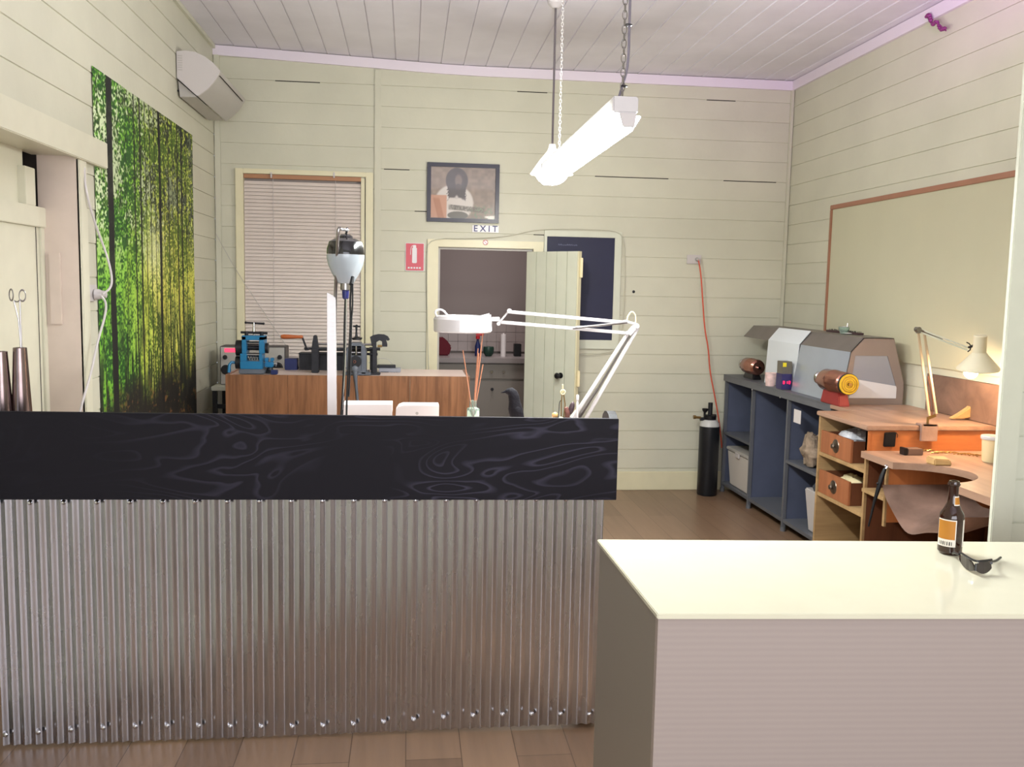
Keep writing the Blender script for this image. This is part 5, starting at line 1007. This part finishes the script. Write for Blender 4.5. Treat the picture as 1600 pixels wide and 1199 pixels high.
# ------------------------------------------------------------------ gas cylinder
c = V(2.36, 6.90, .0); r_ = .079; hc = P(1108, 655, y=6.90).z
t = thing('gas_cylinder', 'black gas cylinder with grey shoulder and brass valve by the back wall', 'gas cylinder', c)
mb = MB(); mb.lathe([(0, 0), (r_-.006, 0), (r_, .01), (r_, hc-.07), (r_*.99, hc-.055)], c, n=32); mb.build('bottle', 'cyl', t)
mb = MB(); mb.lathe([(r_*.99, hc-.056), (r_*.93, hc-.03), (r_*.7, hc-.01), (.04, hc), (0, hc)], c, n=32, closed=False); sh = mb.build('shoulder', 'collar', t)
mb = MB(); mb.lathe([(.048, hc-.004), (.05, hc+.028), (.036, hc+.034), (0, hc+.034)], c, n=20); mb.build('neck_ring', 'black', t)
q0 = lambda px, py: P(px, py, y=6.9)
mb = MB(); mb.cyl(c+V(0, 0, hc+.03), c+V(0, 0, hc+.13), .018, n=14); mb.cyl(q0(1094, 655), q0(1118, 655), .014, n=14); mb.tube([q0(1099, 667), q0(1099, 660), q0(1105, 658)], .009, 8); mb.build('valve', 'castiron', t)
mb = MB(); mb.cyl(q0(1101, 655), q0(1101, 641), .009); mb.lathe([(.010, 0), (.022, .018), (.024, .03), (.018, .034), (0, .034)], q0(1101.5, 645)); mb.build('valve_knob', 'black', t)
mb = MB(); mb.cyl(q0(1115, 656), q0(1115, 649), .007); mb.lathe([(.008, 0), (.020, .012), (.020, .022), (0, .024)], q0(1115, 652)); mb.build('valve_knob', 'black', t)
mb = MB(); mb.cyl(q0(1084, 652), q0(1095, 653), .010); mb.cyl(q0(1083.5, 652), q0(1087, 652), .015); mb.build('outlet_nozzle', 'brass', t)
mb = MB(); mb.tube([q0(1098, 668), q0(1097, 663), q0(1100, 659), q0(1113, 662), q0(1118, 668)], .006, 8, 1); mb.build('handle', 'black', t)
# ------------------------------------------------------------------ jeweller's bench
jx, jy0, jy1, jz = 2.292, 4.30, 4.85, .95; lz = .822
t = thing('jewellers_bench', 'orange timber jeweller\'s bench with drawers and curved cutout on the right', 'workbench', (2.6, 4.1, 0))
mb = MB(); mb.box(jx-.012, XR-.01, jy0-.012, jy1+.01, jz-.024, jz, .004); mb.box(gx-.02, XR-.012, jy1+.0105, 5.147, jz-.024, jz, .003); mb.build('raised_top', 'benchtop', t)
mb = MB(); mb.box(jx, XR-.012, jy1-.018, jy1, 0, jz-.024); mb.build('side_panel', 'pine', t)
mb = MB(); mb.box(jx, XR-.012, jy0, jy0+.018, lz-.035, jz-.024); mb.box(jx+.0, jx+.014, jy0-.004, jy0+.018, lz+.001, jz-.024); mb.build('inner_panel', 'orange', t)
mb = MB(); mb.box(jx+.014, XR-.012, jy0+.0, jy0+.018, 0, lz-.035); mb.build('lower_inner_panel', 'dkwood', t)  # darker brown than the panel above, painting in the shade inside the bay
mb = MB(); mb.box(jx+.0, jx+.014, jy0-.0, jy0+.018, 0, lz-.033); mb.build('panel_edge', 'pine', t)
zsh1 = P(1278, 705, x=jx).z; zsh2 = P(1276, 768, x=jx).z
for z_ in (zsh1, zsh2, .10): mb = MB(); mb.box(jx+.002, XR-.03, jy0+.018, jy1-.018, z_-.02, z_, .001); mb.build('shelf', 'pine', t)
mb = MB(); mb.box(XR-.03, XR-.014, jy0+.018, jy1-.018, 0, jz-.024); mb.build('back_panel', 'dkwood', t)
yd1 = P(1328, 700, x=jx).y
for zb_, zt_, st in ((zsh1+.001, P(1282, 672, x=jx).z, 0), (zsh2+.001, P(1276, 732, x=jx).z, 1)):
    mb = MB(); xa = jx+.006; xe = jx+.42; yq0, yq1 = yd1, jy1-.024
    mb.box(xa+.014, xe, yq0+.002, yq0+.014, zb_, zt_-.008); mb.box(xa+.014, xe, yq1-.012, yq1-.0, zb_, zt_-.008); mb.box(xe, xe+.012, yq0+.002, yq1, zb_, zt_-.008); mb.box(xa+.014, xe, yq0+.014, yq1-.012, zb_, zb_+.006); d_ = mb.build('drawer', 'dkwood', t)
    mb = MB(); mb.box(xa, xa+.014, yq0, yq1, zb_, zt_, .0015); mb.build('drawer_front', 'drawer', d_)
    c = V(xa, (yq0+yq1)/2-.005, (zb_+zt_)/2)
    mb = MB(); mb.lathe([(0, .026), (.012, .025), (.015, .018), (.008, .010), (.02, .006), (.036, .003), (.038, 0)], c, (-1, 0, 0), 24); kn = mb.build('knob', mat('aged_nickel_%d' % st, (120, 108, 96), .3, metal=.9), d_)
blobc = [((jx+.13, (yd1+jy1)/2, zsh1+.095), .1, (.75, 1.1, .6), 'crumpled clear plastic bag filling the top drawer of the bench', 'bag', 'plastic_bag'), ((jx+.12, (yd1+jy1)/2, zsh2+.085), .085, (.8, 1.1, .5), 'yellowish plastic packets filling the second drawer of the bench', 'cream', 'packet_pile'), ((jx+.12, 4.55, .10+.075), .085, (1, 1.3, .95), 'crumpled white plastic bag on the bottom shelf of the bench', 'bag', 'plastic_bag')]
for c, r_, s3, lab, m_, nm in blobc:
    mb = MB(); blob(mb, c, r_, int(c[2]*100), s3); o = mb.build(nm, m_); tag(o, lab, 'bag')
mb = MB(); blob(mb, (jx+.14, 4.375, .175), .055, 3, (1.2, .8, 1.4)); tag(mb.build('red_pouch', 'red'), 'bright red pouch beside the white bag on the bottom shelf', 'pouch')
mb = MB(); mb.box(jx+.03, jx+.10, 4.35, 4.44, .1005, .16, .01); tag(mb.build('purple_pouch', 'purple'), 'purple pouch under the red pouch on the bottom shelf', 'pouch')
# lower desk with cutout
cxx, cyy, rx, ry = 2.215, 3.765, .285, .232; fxl = 2.262
pts = [(fxl, jy0-.001), (XR-.012, jy0-.001), (XR-.012, 3.02), (fxl, 3.02)]
a1_ = math.acos((fxl-cxx)/rx); arc = [(cxx+rx*math.cos(a), cyy+ry*math.sin(a)) for a in np.linspace(-a1_, a1_, 28)]
pts += arc
mb = MB(); mb.prism([(p[0], p[1], lz-.032) for p in pts], (0, 0, .032)); mb.build('work_surface', 'benchtop', t)
ypan = P(1391, 745, x=fxl+.02).y
mb = MB(); mb.box(fxl+.012, XR-.04, ypan, ypan+.016, .52, lz-.032); mb.build('kneehole_panel', 'orangez', t)
mb = MB(); mb.box(fxl+.002, fxl+.012, ypan-.001, ypan+.018, .5, lz-.032); mb.build('panel_edge', 'pine', t)
mb = MB(); mb.box(fxl+.014, 2.8, ypan+.016, jy0-.001, P(1356, 766, x=fxl+.02).z-.018, P(1356, 766, x=fxl+.02).z, .001); mb.build('small_shelf', 'pine', t)
mb = MB(); mb.box(fxl+.02, XR-.04, 3.03, 3.05, 0, lz-.032); mb.box(XR-.05, XR-.03, 3.05, jy0-.02, 0, lz-.032); mb.build('far_side_panel', 'dkwood', t)
mb = MB(); mb.box(2.36, XR-.052, 3.05, 3.5, .46, .48); mb.build('low_shelf', 'pine', t)
# leather catch skin
mb = MB(); nu, nv = 22, 12; g = []
ys, ye_ = ypan-.004, 3.42
for i in range(nu+1):
    row = []
    for j in range(nv+1):
        u_, v_ = i/nu, j/nv; sag = (4*u_*(1-u_))**.75*(.145-.07*v_)
        row.append(mb.bm.verts.new((fxl-.02+.02*math.sin(u_*PI)*-1+.42*v_, ys+(ye_-ys)*u_, .705+.0*v_-sag+.016*math.sin(v_*9+u_*11)*math.sin(PI*u_))))
    g.append(row)
for i in range(nu):
    for j in range(nv): mb.bm.faces.new((g[i][j], g[i+1][j], g[i+1][j+1], g[i][j+1]))
fs = list(mb.bm.faces); r = bmesh.ops.solidify(mb.bm, geom=fs, thickness=.003)
tag(mb.build('leather_skin', 'leather'), 'grey brown leather catch skin sagging under the curved bench cutout', 'leather skin')
# backboard on the wall
mb = MB(); mb.box(XR-.03, XR-.012-.014, 3.02, 4.93, jz+.001, 1.162, .002); tag(mb.build('backboard', 'backboard'), 'brown timber board standing on the bench against the right wall', 'board')
# tape holder, clamp, block, pin, tub, pen tool
yf_ = jy0-.001
K = lambda px, py, dy=0: P(px, py, y=yf_)+V(0, dy, 0)
t = thing('black_holder', 'black strap-like holder fixed on the orange bench apron', 'holder', K(1389, 699))
mb = MB(); mb.prism([K(1381, 676, -.012), K(1399, 675, -.012), K(1397, 698, -.012), K(1379, 698, -.012)], (0, .011, 0), .003); mb.build('pouch', 'black', t)
mb = MB(); mb.tube([K(1399, 676, -.006), K(1402, 679, -.006), K(1401, 684, -.006)], .0015, 6, 1); mb.build('strap', 'black', t)
c = K(1415, 706, -.06); c0 = P(1429, 712, z=lz+.0005)
t = thing('small_anvil_block', 'small brown block with black end on the lower bench surface', 'block', c0)
mb = MB(); mb.box(c0.x-.034, c0.x+.045, c0.y, c0.y+.06, lz+.0005, lz+.032, .003); mb.build('block', 'backboard', t)
mb = MB(); mb.box(c0.x-.052, c0.x-.0345, c0.y, c0.y+.05, lz+.0005, lz+.036, .002); mb.build('end_piece', 'black', t)
c0 = P(1468, 727, z=lz)
mb = MB(); yq = float(cyy+ry*.93); mb.hexa([(c0.x-.035, yq-.07, lz+.0005), (c0.x+.05, yq-.075, lz+.0005), (c0.x+.055, yq+.0, lz+.0005), (c0.x-.04, yq+.0, lz+.0005), (c0.x-.03, yq-.06, lz+.030), (c0.x+.045, yq-.065, lz+.026), (c0.x+.055, yq+.0, lz+.034), (c0.x-.04, yq+.0, lz+.036)], .005)
tag(mb.build('bench_pin', 'carved'), 'worn pale wooden bench pin on the edge of the curved cutout', 'bench pin')
mb = MB(); rs = random.Random(8)
for i in range(16): f = i/15; p = P(1442+f*90, 705+f*8+3*rs.random(), z=lz); mb.tube([p+V(-.02, 0, .004), p+V(0, .01*rs.random(), .010), p+V(.02, 0, .004)], .0028, 6, 1)
tag(mb.build('chain_scraps', 'brass'), 'tangled thin chain and metal scraps along the back of the bench', 'scraps')
c0 = P(1545, 722, z=lz+.0005); ztub = P(1545, 683, y=c0.y).z
t = thing('white_tub', 'white plastic tub with a lid at right of the lower bench surface', 'tub', V(c0.x+.01, c0.y, lz+.0005))
mb = MB(); mb.lathe([(0, 0), (.036, 0), (.040, .006), (.046, ztub-lz-.012), (0, ztub-lz-.012)], V(c0.x+.01, c0.y, lz+.0005)); mb.build('tub_body', 'cream', t)
mb = MB(); mb.lathe([(0, ztub-lz-.0115), (.051, ztub-lz-.0115), (.052, ztub-lz), (.049, ztub-lz+.006), (0, ztub-lz+.006)], V(c0.x+.01, c0.y, lz+.0005)); mb.build('lid', 'whitegloss', t)
yk = ypan-.01; K = lambda px, py, dy=0: P(px, py, y=yk)+V(0, dy, 0)
t = thing('pendant_handpiece', 'black handpiece hanging in front of the narrow bench bay', 'tool', K(1370, 780))
mb = MB(); mb.tube([K(1386, 729), K(1383, 734)], .006); mb.torus(K(1385, 729), .007, .002, (0, 1, 0), 14, 6); mb.build('chuck', 'chrome', t)
mb = MB(); mb.tube([K(1383, 732), K(1378, 745), K(1372, 765), K(1366, 785), K(1357, 823)], [.008, .012, .010, .007, .004], 12); mb.build('handle', 'black', t)
mb = MB(); mb.ball(K(1371, 756), .006, n=10); mb.tube([K(1371, 756), K(1377, 757)], .003); mb.build('lever', 'black', t)
# carved wooden piece on the raised top
K = lambda px, py, dy=0: P(px, py, y=4.5)+V(0, dy, 0)
mb = MB(); zb_ = jz+.0005
pts = [(1486, 663), (1500, 655), (1515, 645), (1524, 636), (1529, 627), (1534, 624.5), (1541, 631), (1540, 641), (1542, 654), (1546, 665), (1532, 664.5), (1522, 660), (1505, 663)]
pp = [K(a_, b_) for a_, b_ in pts]; mz = min(p.z for p in pp); pp = [p+V(0, 0, zb_-mz) for p in pp]
mb.prism(pp, (0, .035, 0), .004); tag(mb.build('shaped_wooden_rest', 'carved'), 'tan curved wooden shape with upright horn on the bench top', 'wooden shape')
# desk lamp
yl_ = jy0-.014; K = lambda px, py, dy=0: P(px, py, y=yl_)+V(0, dy, 0)
t = thing('bench_lamp', 'cream sprung desk lamp clamped to the jeweller\'s bench, bulb glowing', 'lamp', K(1449, 688))
a = K(1436, 689); b = K(1463, 665)
mb = MB(); mb.box(a.x, b.x, yl_-.018, yl_-.001, a.z, jz+.012, .002); mb.box(a.x+.005, b.x-.005, yl_-.018, yl_+.05, jz+.001, jz+.012, .002); mb.build('clamp', 'leather', t)
yo = yl_+.0; K = lambda px, py, dy=0: P(px, py, y=yo)+V(0, dy, 0)
mb = MB(); mb.cyl(K(1449, 668), K(1450, 652), .006); mb.bar(K(1449, 654), K(1462, 649), .008, .014); mb.build('pivot', 'brass', t)
for a_, b_ in (((1452, 650), (1434.5, 518)), ((1463, 647), (1444, 520))): mb = MB(); mb.bar(K(*a_), K(*b_), .0095, .011, .001); mb.build('lower_arm', mat('cream_lamp_arm', (186, 166, 136), .4), t)
for dx in (0, 6): mb = MB(); mb.tube([K(1444+dx, 588), K(1449+dx, 612), K(1453+dx*.8, 630), K(1452+dx*.6, 652)], .0022, 8, 1); mb.build('spring', 'copper', t)
hd = P(1514, 548, y=4.2)
mb = MB(); mb.cyl(K(1434, 515, -.014), K(1434, 515, .014), .013, n=14); mb.bar(K(1432, 519), K(1448, 519), .012, .012); mb.build('elbow', 'steel', t)
for dz in (.0, -.014): mb = MB(); mb.bar(K(1436, 514)+V(0, 0, dz), P(1512, 543, y=4.22)+V(0, 0, dz), .007, .008); mb.build('upper_arm', 'palegreen', t)  # bars coloured close to the wall, imitating an arm washed out by glare
mb = MB(); mb.tube([K(1438, 516, -.006), K(1471, 531, -.006)], .005, 8); mb.build('spring', 'steel', t)
mb = MB(); mb.tube([P(1510, 535, y=4.2), P(1516, 538, y=4.19), P(1517, 546, y=4.19), P(1512, 550, y=4.2)], .003, 8, 1); mb.cyl(P(1514, 543, y=4.2), P(1522, 540, y=4.16), .006); mb.build('shade_bracket', 'castiron', t)
top = P(1532, 524, y=4.12); ax = (P(1528.5, 577, y=4.14)-top); L_ = ax.length; s_ = 4.12/F_PX
mb = MB(); mb.lathe([(0, 0), (9*s_, 0), (10.5*s_, .004), (10.5*s_, L_*.50), (14*s_, L_*.58), (34*s_, L_*.98), (34*s_, L_), (32.5*s_, L_), (13*s_, L_*.62), (9*s_, L_*.55), (9*s_, .01), (0, .01)], top, ax, 36); mb.build('lamp_shade', mat('cream_lamp_shade', (214, 206, 180), .4), t)
mb = MB(); mb.ball(P(1517, 582, y=4.12), .032, n=18); mb.build('bulb', 'bulb', t)

# ------------------------------------------------------------------ groups of look-alikes
for o in COL.objects:
    if o.parent or 'category' not in o: continue
    n = o.name.split('.')[0]
    g = {'white_box': 'white boxes behind the counter', 'steel_mandrel': 'steel cones at the left end of the desk', 'polishing_motor': 'polishing motors on the steel bench', 'power_outlet': 'white power outlets on the walls', 'plastic_bag': 'crumpled bags in the jeweller\'s bench', 'wooden_handle': 'round tool handles by the lamp'}.get(n)
    if g: o['group'] = g
